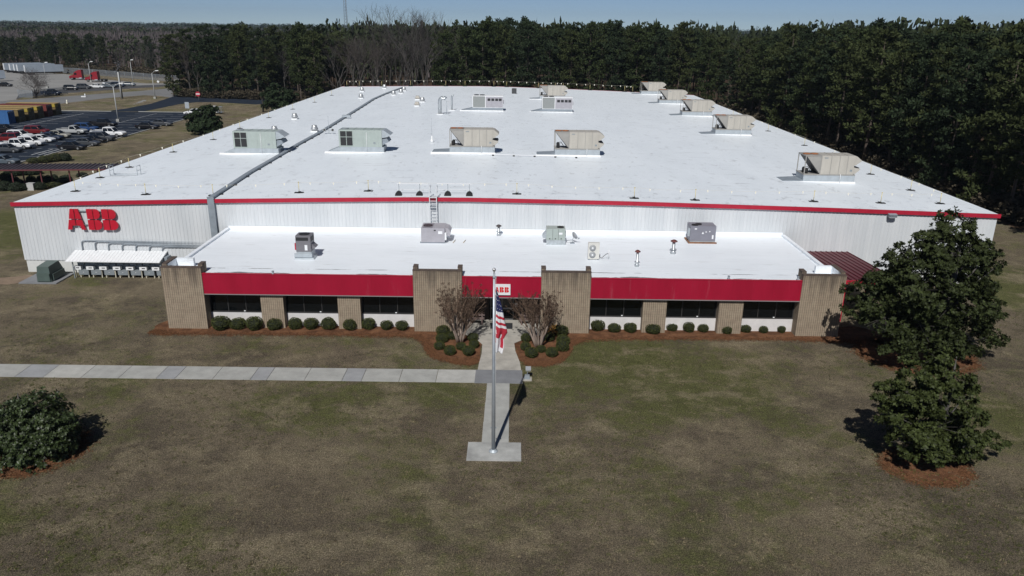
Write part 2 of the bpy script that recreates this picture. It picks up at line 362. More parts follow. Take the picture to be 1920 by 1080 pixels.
def lawn_pick(r):
    while True:
        y = 27 + 34 * r.random() ** 1.2; x = r.uniform(-1, 1) * (.72 * y + 3)
        if -2.6 < x < .9 and 36 < y < 58: continue
        if x < -2.3 and 45.8 < y < 48: continue
        if -28 < x < 27 and y > 53.4: continue
        if -7.2 < x < 5 and y > 48.6: continue
        return x, y
def patchy(r):
    while True:
        x, y = lawn_pick(r)
        if math.sin(x * .31 + 1.3 * math.sin(y * .23)) + math.sin(y * .37 + x * .11) + r.uniform(-.8, .8) > .5: return x, y
scatter('grass', mat('grass_blade_green', (.080, .090, .026), .8, island=.5, spec=.15), 1, 3600, patchy, .10, .06, 7)
scatter('grass', mat('grass_blade_straw', (.22, .18, .11), .8, island=.45, spec=.15), 2, 3000, lawn_pick, .11, .06, 6)
scatter('grass', mat('grass_blade_brown', (.085, .066, .042), .9, island=.4, spec=.1), 3, 2400, lawn_pick, .10, .05, 6)
scatter('leaves', mat('dead_leaf', (.20, .12, .06), .8, island=.5, spec=.2), 4, 420, lambda r: (lambda q: (q[0], q[1]))(lawn_pick(r)), .10, .03, 1)
def edge_pick(polys):
    def f(r):
        P_ = r.choice(polys); i = r.randrange(len(P_)); a, c_ = P_[i], P_[(i + 1) % len(P_)]; u = r.random(); return a[0] + (c_[0] - a[0]) * u + r.gauss(0, .22), a[1] + (c_[1] - a[1]) * u + r.gauss(0, .20)
    return f
RINGS = [ring(-26.7, 36.7, 3.0, 2.5, 4), ring(22.7, 36.2, 2.1, 1.7, 5), ring(29.6, 51.4, 4.0, 3.4, 6)]
BEDE = [[(-27.6, 54.0), (-26.0, 53.6), (-20, 53.75), (-12, 53.75), (-7.2, 53.7), (-6.4, 52.7), (-6.05, 51.3), (-5.5, 50.1), (-4.2, 49.3), (-3.0, 49.0), (-2.5, 49.4)], [(1.0, 49.0), (2.4, 49.0), (3.5, 49.7), (4.1, 51.2), (4.4, 52.7), (5.4, 53.5), (14, 53.9), (22, 54.0), (26, 53.7), (29.5, 52.6)]]
def bed_edge(r):
    P_ = r.choice(BEDE); i = r.randrange(len(P_) - 1); a, c_ = P_[i], P_[i + 1]; u = r.random(); return a[0] + (c_[0] - a[0]) * u + r.gauss(0, .10), a[1] + (c_[1] - a[1]) * u + r.gauss(.05, .24)
STRAW = mat('pine_straw_strand', (.16, .078, .040), .9, island=.5, spec=.1)
scatter('pine_straw', STRAW, 6, 5200, edge_pick(RINGS), .16, .035, 3); scatter('pine_straw', STRAW, 7, 9000, bed_edge, .15, .035, 3)
DIRT = mat('bare_dirt', (0.20, 0.145, 0.10), 0.95, var=0.25, scale=1.0, coord='World', detail=8)
fan_sheet('dirt_ground', rough_edge(pxs([(-40, 522), (20, 520), (60, 515), (66, 520), (40, 530), (10, 534), (-40, 534)]), 0.4, 0.12, 8), 0.008, DIRT)
fan_sheet('dirt_ground', rough_edge(pxs([(250, 196), (262, 190), (272, 186.5), (275, 188.5), (262, 193)]), 1.0, 0.3, 9), 0.008, YARD)

# ================================================================ warehouse
YF, XL, XR = 68.28, -45.7, 44.35
PROF = [(-45.75, 6.68), (-36.5, 6.95), (-27.5, 7.22), (-18, 7.44), (-9.0, 7.62), (-4.0, 7.64), (4, 7.56), (10.9, 7.48), (20, 7.31), (29.1, 7.12), (37, 6.92), (44.4, 6.72)]
def rz(X):
    for (a, za), (c, zc) in zip(PROF, PROF[1:]):
        if a <= X <= c: return za + (zc - za) * (X - a) / (c - a)
    return PROF[0][1] if X < PROF[0][0] else PROF[-1][1]
def yback(X): return 208.5 - (X - XL) * 0.155 - 0.0
def GR(px, py):                                    # photo point on the warehouse roof
    z = 7.2
    for _ in range(8): z = rz(G(px, py, z).x)
    return G(px, py, z)
k = NB('roof_membrane', 0.45, 0.4)
stain = k.noise(0.25, 7, 0.7, k.mp((1, 0.35, 1))); spk = k.noise(1.2, 6, 0.75, k.mp((1, 0.5, 1), (9, 2, 0)))
px_, py_ = k.sep()[0], k.sep()[1]
seam = k.math('ABSOLUTE', k.math('SUBTRACT', k.math('FRACT', k.math('MULTIPLY', py_, 1 / 3.05)), 0.5))
seam2 = k.math('ABSOLUTE', k.math('SUBTRACT', k.math('FRACT', k.math('MULTIPLY', px_, 1 / 9.4)), 0.5))
c = k.mix(k.rng(stain, 0.35, 0.7), (0.80, 0.845, 0.885), (0.745, 0.79, 0.83))
c = k.mix(k.rng(spk, 0.57, 0.65, 0, 0.5), c, (0.40, 0.41, 0.42))
c = k.mix(k.rng(k.noise(0.55, 6, 0.72, k.mp((0.28, 2.2, 1), (40, 2, 0))), 0.60, 0.67, 0, 0.45), c, (0.36, 0.36, 0.37))
c = k.mix(k.rng(seam, 0.0, 0.014, 0.30, 0.0), c, (0.5, 0.51, 0.53))
c = k.mix(k.rng(seam2, 0.0, 0.004, 0.10, 0.0), c, (0.5, 0.51, 0.53))
MEMB = k.out(c)
k = NB('office_roof_membrane', 0.45, 0.4)
stain = k.noise(0.4, 7, 0.7, k.mp((0.35, 1, 1))); px_, py_ = k.sep()[0], k.sep()[1]
c = k.mix(k.rng(stain, 0.35, 0.7), (0.81, 0.85, 0.89), (0.75, 0.79, 0.83))
seam = k.math('ABSOLUTE', k.math('SUBTRACT', k.math('FRACT', k.math('MULTIPLY', py_, 1 / 1.9)), 0.5))
c = k.mix(k.rng(seam, 0.0, 0.018, 0.28, 0.0), c, (0.5, 0.51, 0.53))
alg = k.noise(0.5, 8, 0.75, k.mp((0.55, 2.4, 1), (2.3, 1.7, 0)), 0.6)      # dark algae where water ponds along the fascia
near = k.rng(py_, 55.0, 56.0, 0.13, -0.16)
near2 = k.rng(k.math('ABSOLUTE', k.math('SUBTRACT', py_, 56.45)), 0.0, 0.16, 0.24, 0.0)
c = k.mix(k.rng(k.math('ADD', alg, k.math('ADD', near, near2)), 0.53, 0.61, 0, 0.92), c, (0.10, 0.10, 0.095))
c = k.mix(k.rng(k.noise(1.1, 6, 0.75, k.mp((0.3, 1.6, 1), (4, 4, 0))), 0.58, 0.68, 0, 0.4), c, (0.40, 0.40, 0.39))
MEMB2 = k.out(c)
k = NB('ribbed_siding', 0.5, 0.4)
sx = k.noise(0.9, 5, 0.6, k.mp((1.0, 1.0, 0.12))); SIDE = k.out(k.mix(k.rng(sx, 0.3, 0.7), (0.545, 0.57, 0.59), (0.62, 0.64, 0.655)))
BLOCK = mat('painted_block', (0.58, 0.585, 0.57), 0.7, var=0.06, scale=0.7, coord='World', bump=0.15, bscale=6)

wh = thing('warehouse', 'long white metal warehouse with red roof edge and huge flat white roof', 'warehouse', (-0.7, 135, 0))
b = MB()                                           # ribbed siding, all round
def ribs(p0, p1, nrm, ztop, z0=1.2):
    p0, p1, nrm = Vector(p0), Vector(p1), Vector(nrm); L = (p1 - p0).length; d = (p1 - p0) / L; ring_ = [0.0]
    s = 0.16
    offs = [(0.0, 0.0)]
    while s < L - 0.2: offs += [(s - 0.07, 0), (s - 0.04, 0.024), (s + 0.04, 0.024), (s + 0.07, 0)]; s += 0.335
    offs.append((L, 0)); k0 = len(b.v)
    for (u, o) in offs:
        q = p0 + d * u + nrm * o; b.v.append((q.x, q.y, z0)); b.v.append((q.x, q.y, ztop(q.x)))
    for i in range(len(offs) - 1):
        b.f.append((k0 + 2 * i, k0 + 2 * i + 2, k0 + 2 * i + 3, k0 + 2 * i + 1)); b.mi.append(0); b.sm.append(False)
zt = lambda x: rz(x) - 0.05
ribs((XL, YF, 0), (XR, YF, 0), (0, -1, 0), zt)
ribs((XL, yback(XL) - .1, 0), (XL, YF, 0), (-1, 0, 0), zt); ribs((XR, YF, 0), (XR, yback(XR) - .1, 0), (1, 0, 0), zt)
ribs((XR, yback(XR) - .1, 0), (XL, yback(XL) - .1, 0), (0, 1, 0), zt)
b.build('siding_wall', SIDE, wh, True, fix=False)
b = MB(); b.prism([(XL + .1, YF + .06), (XR - .1, YF + .06), (XR - .1, yback(XR) - .2), (XL + .1, yback(XL) - .2)], 0, 1.25, 'z'); b.build('base_wall', BLOCK, wh, True)
b = MB(); k0 = 0                                   # roof
for X, z in PROF:
    for Y in (YF - 0.08, yback(X)):
        b.v += [(X, Y, z), (X, Y, z - 0.12)]
for i in range(len(PROF) - 1):
    a = 4 * i; c4 = a + 4
    b.f += [(a, c4, c4 + 2, a + 2), (a + 1, a + 3, c4 + 3, c4 + 1), (a, a + 1, c4 + 1, c4), (a + 2, c4 + 2, c4 + 3, a + 3)]; b.mi += [0] * 4; b.sm += [False] * 4
b.f += [(0, 2, 3, 1), (len(b.v) - 4, len(b.v) - 3, len(b.v) - 1, len(b.v) - 2)]; b.mi += [0, 0]; b.sm += [False] * 2
b.build('roof', MEMB, wh, True)
def edge_trim(y0, y1, xs):
    b = MB()
    for (a, za), (c, zc) in zip(PROF, PROF[1:]):
        a2 = a - (0.12 if a == PROF[0][0] else 0); c2 = c + (0.12 if c == PROF[-1][0] else 0)
        b.hexa([(a2, y0(a), za - 0.33), (c2, y0(c), zc - 0.33), (c2, y1(c), zc - 0.33), (a2, y1(a), za - 0.33)], [(a2, y0(a), za + 0.03), (c2, y0(c), zc + 0.03), (c2, y1(c), zc + 0.03), (a2, y1(a), za + 0.03)])
    return b
edge_trim(lambda X: YF - 0.20, lambda X: YF - 0.083, 0).build('eave_trim', RED, wh, True)
edge_trim(lambda X: yback(X) + 0.003, lambda X: yback(X) + 0.12, 0).build('eave_trim', RED, wh, True)
b = MB(); b.box(XL - 0.12, XL - 0.055, YF - 0.08, yback(XL), 6.3, 6.62); b.build('eave_trim', RED, wh, True)
b = MB(); b.box(XR + 0.055, XR + 0.12, YF - 0.08, yback(XR), 6.34, 6.66); b.build('eave_trim', RED, wh, True)
# base flashing where the office roof meets the wall
b = MB(); b.prism([(YF - 0.12, 4.36), (YF - 0.02, 4.36), (YF - 0.036, 4.75), (YF - 0.05, 4.75)], -26.2, 24.9, 'x'); b.build('wall_flashing', MEMB2, wh, True)

# ABB letters on the wall
def arc(cx, cz, rx, rz_, a0, a1, n=7): return [(cx + rx * math.cos(R(a0 + (a1 - a0) * i / n)), cz + rz_ * math.sin(R(a0 + (a1 - a0) * i / n))) for i in range(n + 1)]
G_ = 0.025
LET_A = [[(0.0, 0.0), (0.23, 0.0), (0.28, 0.2), (0.5 - G_, 0.2), (0.5 - G_, 0.5 - G_), (0.135, 0.5 - G_)], [(0.5 + G_, 0.2), (0.72, 0.2), (0.77, 0.0), (1.0, 0.0), (0.865, 0.5 - G_), (0.5 + G_, 0.5 - G_)],
         [(0.15, 0.5 + G_), (0.5 - G_, 0.5 + G_), (0.5 - G_, 1), (0.28, 1)], [(0.5 + G_, 0.5 + G_), (0.85, 0.5 + G_), (0.72, 1), (0.5 + G_, 1)]]
LET_B = [[(0, 0), (0.42, 0), (0.42, 0.5 - G_), (0, 0.5 - G_)], [(0, 0.5 + G_), (0.42, 0.5 + G_), (0.42, 1), (0, 1)],
         [(0.47, 0)] + arc(0.60, 0.2375, 0.38, 0.2375, -90, 60) + [(0.68, 0.475), (0.47, 0.475)],
         [(0.47, 0.525), (0.64, 0.525)] + arc(0.58, 0.7625, 0.34, 0.2375, -58, 90) + [(0.47, 1)]]
def letter(shape, x, z, wd, ht, y0, y1, m, parent, name):
    b = MB()
    for poly in shape: b.prism([(x + u * wd, z + v * ht) for u, v in poly], y0, y1, 'y')
    return b.build(name, m, parent, True)
LOGO = mat('red_logo_paint', (0.46, 0.012, 0.030), 0.30, var=0.1, scale=0.6)
p0, p1 = W(131, 429, YF), W(166, 391, YF); zb, zt2 = W(175, 429.5, YF).z, W(178, 391, YF).z
xa0, xa1 = W(131, 429, YF).x, W(167.5, 429, YF).x; xb0, xb1 = W(166.5, 411, YF).x, W(195, 411, YF).x; xc0, xc1 = W(194, 411, YF).x, W(223.5, 411, YF).x
ws = thing('wall_sign', 'large red ABB letters mounted on the warehouse wall above the meter shed', 'sign', ((xa0 + xc1) / 2, YF - 0.15, zb))
letter(LET_A, xa0, zb, xa1 - xa0 - .16, zt2 - zb, YF - 0.30, YF - 0.16, LOGO, ws, 'letter')
letter(LET_B, xb0 + .04, zb, xb1 - xb0 - .10, zt2 - zb, YF - 0.30, YF - 0.16, LOGO, ws, 'letter')
letter(LET_B, xc0 + .06, zb, xc1 - xc0 - .06, zt2 - zb, YF - 0.30, YF - 0.16, LOGO, ws, 'letter')
b = MB()
for q in (0.22, 0.88): b.box(xa0 + .5, xc1 - .5, YF - 0.155, YF - 0.045, zb + q * (zt2 - zb) - .04, zb + q * (zt2 - zb) + .04)
b.build('mounting_rail', STEEL, ws, True)

# ================================================================ office wing
YO = 54.77; ZR = 4.42
k = NB('ribbed_brick', 0.9, 0.2)
X_, Y_, Z_ = k.sep(); hor = k.math('ADD', X_, Y_)
rib = k.math('ABSOLUTE', k.math('SUBTRACT', k.math('FRACT', k.math('MULTIPLY', hor, 1 / 0.16)), 0.5))
course = k.math('ABSOLUTE', k.math('SUBTRACT', k.math('FRACT', k.math('MULTIPLY', Z_, 1 / 0.205)), 0.5))
c = k.mix(k.rng(k.noise(2.2, 6, 0.7), 0.3, 0.7), (0.255, 0.205, 0.150), (0.34, 0.28, 0.205))
c = k.mix(k.rng(k.noise(7, 3, 0.6, k.mp((1, 1, 0.6))), 0.4, 0.7, 0, 0.35), c, (0.34, 0.25, 0.19))
c = k.mix(k.rng(rib, 0.14, 0.02, 0.0, 0.52), c, (0.052, 0.040, 0.032))
c = k.mix(k.rng(course, 0.06, 0.0, 0.0, 0.45), c, (0.085, 0.066, 0.052))
streak = k.noise(1.6, 6, 0.7, k.mp((1.6, 1.6, 0.10)))
c = k.mix(k.math('MULTIPLY', k.rng(k.math('ADD', k.math('MULTIPLY', Z_, 0.13), streak), 0.93, 1.28), 0.72), c, (0.055, 0.045, 0.040))   # soot and lichen streaks running down from the caps
BRICK = k.out(c, k.math('MULTIPLY', k.rng(rib, 0.0, 0.2), 1.0), 0.9, 0.02)
BRICKD = mat('brick_cap', (0.085, 0.062, 0.050), 0.9, var=0.3, scale=3, coord='World', detail=8)
SPAN = mat('white_spandrel', (0.62, 0.60, 0.585), 0.7, var=0.08, scale=1.5, coord='World')
SOFF = mat('soffit', (0.35, 0.34, 0.33), 0.8)
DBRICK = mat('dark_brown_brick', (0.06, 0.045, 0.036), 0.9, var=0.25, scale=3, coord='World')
k = NB('red_fascia', 0.5, 0.2)
fz = k.noise(0.7, 6, 0.7, k.mp((1, 1, 0.25))); ch = k.noise(1.7, 5, 0.7, k.mp((1.2, 1, 0.12), (3, 0, 0)))
c = k.mix(k.rng(fz, 0.3, 0.7), (0.28, 0.007, 0.026), (0.335, 0.009, 0.033)); c = k.mix(k.rng(ch, 0.60, 0.78, 0, 0.22), c, (0.46, 0.22, 0.25))
jn = k.math('ABSOLUTE', k.math('SUBTRACT', k.math('FRACT', k.math('MULTIPLY', k.sep()[0], 1 / 3.05)), 0.5)); c = k.mix(k.rng(jn, 0.0, 0.009, 0.25, 0.0), c, (0.12, 0.006, 0.016))
FASC = k.out(c)
of = thing('office_building', 'low office building with red fascia, brown ribbed brick piers and flat white roof', 'office building', (-0.6, 61, 0))
OX0, OX1 = -26.35, 25.05
b = MB(); b.box(OX0, OX1, YO + 0.25, YF - 0.13, ZR - 0.25, ZR)
b.box(OX0 - 0.02, OX0 + 0.28, YO + 2.32, YF - 0.14, ZR + 0.003, ZR + 0.17); b.box(OX1 - 0.28, OX1 + 0.02, YO + 2.32, YF - 0.14, ZR + 0.003, ZR + 0.17)
b.build('roof', MEMB2, of, True)
PIER = [(-26.55, -23.50), (-7.52, -3.80), (2.22, 5.98), (21.98, 25.25)]
def fascia(x0, x1):
    b = MB(); b.box(x0, x1, YO + 0.06, YO + 0.22, 2.87, 4.47); b.build('fascia', FASC, of, True)
    b = MB(); b.box(x0, x1, YO + 0.03, YO + 0.245, 4.473, 4.50); b.build('roof_edging', RED, of, True)
    b = MB(); b.box(x0, x1, YO + 0.05, YO + 0.235, 2.80, 2.867); b.build('drip_edge', mat('grey_drip', (0.24, 0.22, 0.22), 0.5), of, True)
fascia(PIER[0][1] + .003, PIER[1][0] - .003); fascia(PIER[1][1] + .003, PIER[2][0] - .003); fascia(PIER[2][1] + .003, PIER[3][0] - .003)
# brick piers: U-shaped, open at the back, returns standing a little higher
def pier(x0, x1, tl, tr, ztop=4.92):
    zr = ztop + .17
    b = MB(); b.box(x0, x1, YO, YO + 0.34, 0, ztop)
    if tl: b.box(x0, x0 + 0.34, YO + 0.343, YO + tl, 0, zr)
    if tr: b.box(x1 - 0.34, x1, YO + 0.343, YO + tr, 0, zr)
    o = b.build('brick_pier', BRICK, of, True)
    b = MB(); b.box(x0 - 0.01, x1 + 0.01, YO - 0.012, YO + 0.345, ztop + 0.002, ztop + 0.08)
    for s, t, xa in ((0, tl, x0 - 0.012), (1, tr, x1 - 0.348)):
        if t: b.box(xa, xa + 0.36, YO + 0.348, YO + t + .01, zr + 0.002, zr + .06)
    b.build('pier_cap', BRICKD, o, False, loc=-world_loc(of) if False else (0, 0, 0)).data.transform(Matrix.Translation(-world_loc(of)))
pier(*PIER[0], 2.3, 1.1); pier(*PIER[1], 1.05, 1.05); pier(*PIER[2], 1.05, 1.05); pier(*PIER[3], 1.1, 2.3)
b = MB(); b.box(-26.2, -24.85, YO + 2.02, YO + 2.3, ZR + .003, 5.07); b.box(-26.207, -26.18, YO + .36, YO + 2.01, ZR + .003, 5.07); b.build('parapet', MEMB2, of, True)
b = MB(); b.box(23.65, 24.9, YO + 2.02, YO + 2.3, ZR + .003, 5.07); b.box(24.88, 24.907, YO + .36, YO + 2.01, ZR + .003, 5.07); b.build('parapet', MEMB2, of, True)
# walls, columns and windows
YC, YWN = YO + 0.32, YO + 0.95
def wx(px, y, Y): return W(px, y, Y).x
cols = [(492, 534), (635, 677), (1204, 1248), (1346, 1391)]
COLX = [(wx(a, 600, YC), wx(c_, 600, YC)) for a, c_ in cols]
for a, c_ in COLX:
    b = MB(); b.box(a, c_, YC, YWN + .3, 0, 2.79); b.build('brick_column', BRICK, of, True)
segs = [(PIER[0][1], COLX[0][0]), (COLX[0][1], COLX[1][0]), (COLX[1][1], PIER[1][0]), (PIER[2][1], COLX[2][0]), (COLX[2][1], COLX[3][0]), (COLX[3][1], PIER[3][0])]
ZS = 1.14
for a, c_ in segs:
    a += .003; c_ -= .003
    b = MB(); b.box(a, c_, YWN - 0.04, YWN + 0.2, 0, ZS - .06); b.build('spandrel_wall', SPAN, of, True)
    b = MB(); b.box(a, c_, YWN - 0.07, YWN + 0.2, ZS - .057, ZS)                        # sill
    b.box(a, c_, YWN + .0, YWN + .1, 2.72, 2.79)
    n3 = [a + .03, a + (c_ - a) / 3, a + 2 * (c_ - a) / 3, c_ - .03]
    for q in n3: b.box(q - .03, q + .03, YWN, YWN + .1, ZS + .002, 2.718)
    fr = b.build('window', FRAME, of, True)
    for i in range(3):
        g = MB(); g.box(n3[i] + .032, n3[i + 1] - .032, YWN + .04, YWN + .06, ZS + .004, 2.716)
        o = g.build('pane', GLASS, fr); o.data.transform(Matrix.Translation(-world_loc(of)))
    b = MB(); q = a + 2 * (c_ - a) / 3 - .12; b.box(q - .06, q + .06, YWN - .05, YWN + .0, ZS + .002, ZS + .07)
    o = b.build('window_latch', WHITEP, fr); o.data.transform(Matrix.Translation(-world_loc(of)))
b = MB(); b.box(PIER[0][1], PIER[1][0], YO + 0.25, YWN + .3, 2.795, 2.86); b.box(PIER[2][1], PIER[3][0], YO + 0.25, YWN + .3, 2.795, 2.86); b.box(PIER[1][1], PIER[2][0], YO + 0.25, YO + 2.9, 2.795, 2.86); b.build('soffit', SOFF, of, True)
# body walls behind the glazing and along the sides
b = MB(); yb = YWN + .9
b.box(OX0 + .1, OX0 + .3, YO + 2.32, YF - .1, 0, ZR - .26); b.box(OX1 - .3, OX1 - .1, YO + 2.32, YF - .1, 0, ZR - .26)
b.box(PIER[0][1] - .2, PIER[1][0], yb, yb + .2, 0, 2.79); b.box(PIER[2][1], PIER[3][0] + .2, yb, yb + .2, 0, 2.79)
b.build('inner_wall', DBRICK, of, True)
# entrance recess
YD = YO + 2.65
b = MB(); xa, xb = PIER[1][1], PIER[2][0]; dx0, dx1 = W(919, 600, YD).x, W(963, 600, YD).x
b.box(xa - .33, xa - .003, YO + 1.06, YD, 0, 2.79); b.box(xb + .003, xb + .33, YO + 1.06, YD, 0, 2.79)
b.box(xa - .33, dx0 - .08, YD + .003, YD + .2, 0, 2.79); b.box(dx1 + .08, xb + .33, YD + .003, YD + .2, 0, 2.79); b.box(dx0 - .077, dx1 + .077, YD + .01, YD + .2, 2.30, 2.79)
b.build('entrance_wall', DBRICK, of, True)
xm = (dx0 + dx1) / 2
ALU = mat('door_aluminium', (0.13, 0.125, 0.12), 0.4, 0.4)
for a, c_ in ((dx0, xm - .005), (xm + .005, dx1)):
    b = MB(); b.box(a, a + .06, YD - .02, YD + .05, .02, 2.28); b.box(c_ - .06, c_, YD - .02, YD + .05, .02, 2.28)
    b.box(a + .062, c_ - .062, YD - .018, YD + .048, 2.2, 2.28); b.box(a + .062, c_ - .062, YD - .018, YD + .048, .02, .16)
    d = b.build('door', ALU, of, True)
    g = MB(); g.box(a + .064, c_ - .064, YD + .01, YD + .03, .163, 2.197); g.build('pane', GLASS, d).data.transform(Matrix.Translation(-world_loc(of)))
    g = MB(); g.box(a + .08, c_ - .08, YD - .09, YD - .04, 1.0, 1.1); g.build('push_bar', mat('bar_grey', (0.3, 0.3, 0.3), .4), d).data.transform(Matrix.Translation(-world_loc(of)))
    g = MB(); g.box(a + .06, c_ - .06, YD - .026, YD - .02, .06, .13); g.build('kick_plate', WHITEP, d).data.transform(Matrix.Translation(-world_loc(of)))
q = W(968, 571, YD); b = MB(); b.box(q.x - .12, q.x + .12, YD - .08, YD, q.z - .16, q.z + .16); b.box(q.x - .1, q.x + .1, YD - .084, YD - .08, q.z - .02, q.z + .12, 1)
tag(b.build('intercom_box', [mat('intercom_grey', (0.45, 0.46, 0.47), .5), mat('intercom_face', (0.6, 0.6, 0.6), .5)]), 'small grey intercom box on the wall beside the entrance door', 'intercom')
q0, q1 = G(919, 617), G(961, 606.5); b = MB(); b.box(q0.x, q1.x, q0.y, q1.y - .02, 0.035, 0.05); b.box(q0.x + .05, q1.x - .05, q0.y + .05, q1.y - .07, .05, .054, 1)
tag(b.build('door_mat', [BLACK, mat('mat_pile', (0.02, 0.021, 0.025), 1.0, var=0.3, scale=20)]), 'black door mat lying in front of the entrance doors', 'door mat')
# sign over the door
x0, x1 = W(925, 543, YO + .02).x, W(957, 543, YO + .02).x; z0, z1 = W(940, 553, YO).z, W(940, 533, YO).z
sg = thing('entrance_sign', 'white panel with red ABB letters on the fascia above the entrance', 'sign', ((x0 + x1) / 2, YO, z0))
b = MB(); b.box(x0, x1, YO - .03, YO + .057, z0, z1); b.build('sign_panel', WHITEP, sg, True)
RL = mat('red_sign_letter', (0.62, 0.015, 0.02), .4)
lw = 0.335; lh = 0.42; lx = W(957, 543, YO).x - .10 - 3 * lw - .09
for i, s_ in enumerate((LET_A, LET_B, LET_B)): letter(s_, lx + i * (lw + .045), z0 + (z1 - z0 - lh) / 2, lw, lh, YO - .045, YO - .03, RL, sg, 'letter')
# benches
WOOD = mat('weathered_wood', (0.16, 0.115, 0.105), .85, var=.25, scale=4, stretch=(1, 8, 8))
def bench():
    t = thing('park_bench', 'weathered brown wooden bench on the meter shed side of the entrance doors', 'bench')
    b = MB(); [b.box(-.8, .8, -.25 + i * .16, -.12 + i * .16, .42, .47) for i in range(3)]; b.build('seat', WOOD, t)
    b = MB(); [b.box(-.8, .8, .26, .30, .56 + i * .17, .70 + i * .17) for i in range(2)]; b.build('backrest', WOOD, t)
    for x in (-.6, .6):
        b = MB(); b.box(x - .05, x + .05, -.25, -.16, 0, .418); b.box(x - .05, x + .05, .14, .255, 0, .93); b.box(x - .05, x + .05, -.155, .135, .34, .415); b.build('leg', WOOD, t)
    return t
bn = bench(); bn.location = (-2.95, 56.5, 0.034)
dup_at(bn, (1.38, 56.5, 0.034), 0, 'weathered brown wooden bench on the magnolia side of the entrance doors')

# red lean-to canopy
z1_ = 3.55; y1_, y2_ = 57.9, YF - .05; xa, xb = 26.15, 31.1
z2_ = W(1545, 471.5, y2_).z
cn = thing('side_canopy', 'dark red standing seam canopy roof beside the office, half hidden by the magnolia', 'canopy', ((xa + xb) / 2, 62, 0))
DRED = mat('dark_red_metal', (0.088, 0.009, 0.015), .45, var=.15, scale=1, coord='World')
b = MB(); b.prism([(y1_, z1_ - .08), (y2_, z2_ - .08), (y2_, z2_), (y1_, z1_)], xa, xb, 'x')
for i in range(11):
    x = xa + .05 + i * (xb - xa - .1) / 10; b.prism([(y1_, z1_ + .002), (y2_, z2_ + .002), (y2_, z2_ + .06), (y1_, z1_ + .06)], x - .02, x + .02, 'x')
b.build('canopy_roof', DRED, cn, True)
b = MB(); b.box(xa - .05, xb + .05, y1_ - .12, y1_ - .004, z1_ - .25, z1_ + .05); b.box(xb + .003, xb + .1, y1_, y2_, z2_ - .3, z2_ - .1); b.build('canopy_edge', RED, cn, True)
for x, y in ((xa + .6, y1_ + .2), (xb - .2, y1_ + .2), (xb - .2, 63)):
    b = MB(); b.box(x - .07, x + .07, y - .07, y + .07, 0, min(z1_, z2_) - .12); b.build('post', RED, cn, True)
# ================================================================ rooftop plant
TAN = mat('tan_unit_paint', (0.42, 0.395, 0.35), 0.5, var=0.10, scale=0.9, stretch=(1, 1, .3))
TAN2 = mat('tan_grey_unit_paint', (0.30, 0.29, 0.27), 0.55, var=0.1, scale=1)  # darker tan-grey of the rails, coil frames, guards and panel seams
GRN = mat('grey_green_unit', (0.36, 0.41, 0.385), 0.45, var=0.08, scale=0.9)
LIL = mat('lilac_grey_unit', (0.36, 0.35, 0.38), 0.5, var=0.10, scale=1.5)
LIL2 = mat('purple_grey_unit', (0.20, 0.20, 0.235), 0.5, var=0.08, scale=1.5)
DGU = mat('dark_grey_unit', (0.17, 0.165, 0.18), 0.5, var=0.1, scale=2)
RUST = mat('rusty_fan_grille', (0.30, 0.115, 0.045), 0.8, var=0.3, scale=5)
COIL = mat('coil_fins', (0.25, 0.265, 0.26), 0.6, var=0.12, scale=4, stretch=(6, 1, 1))
FLASH = mat('white_curb_flashing', (0.76, 0.77, 0.78), 0.5, var=0.04)
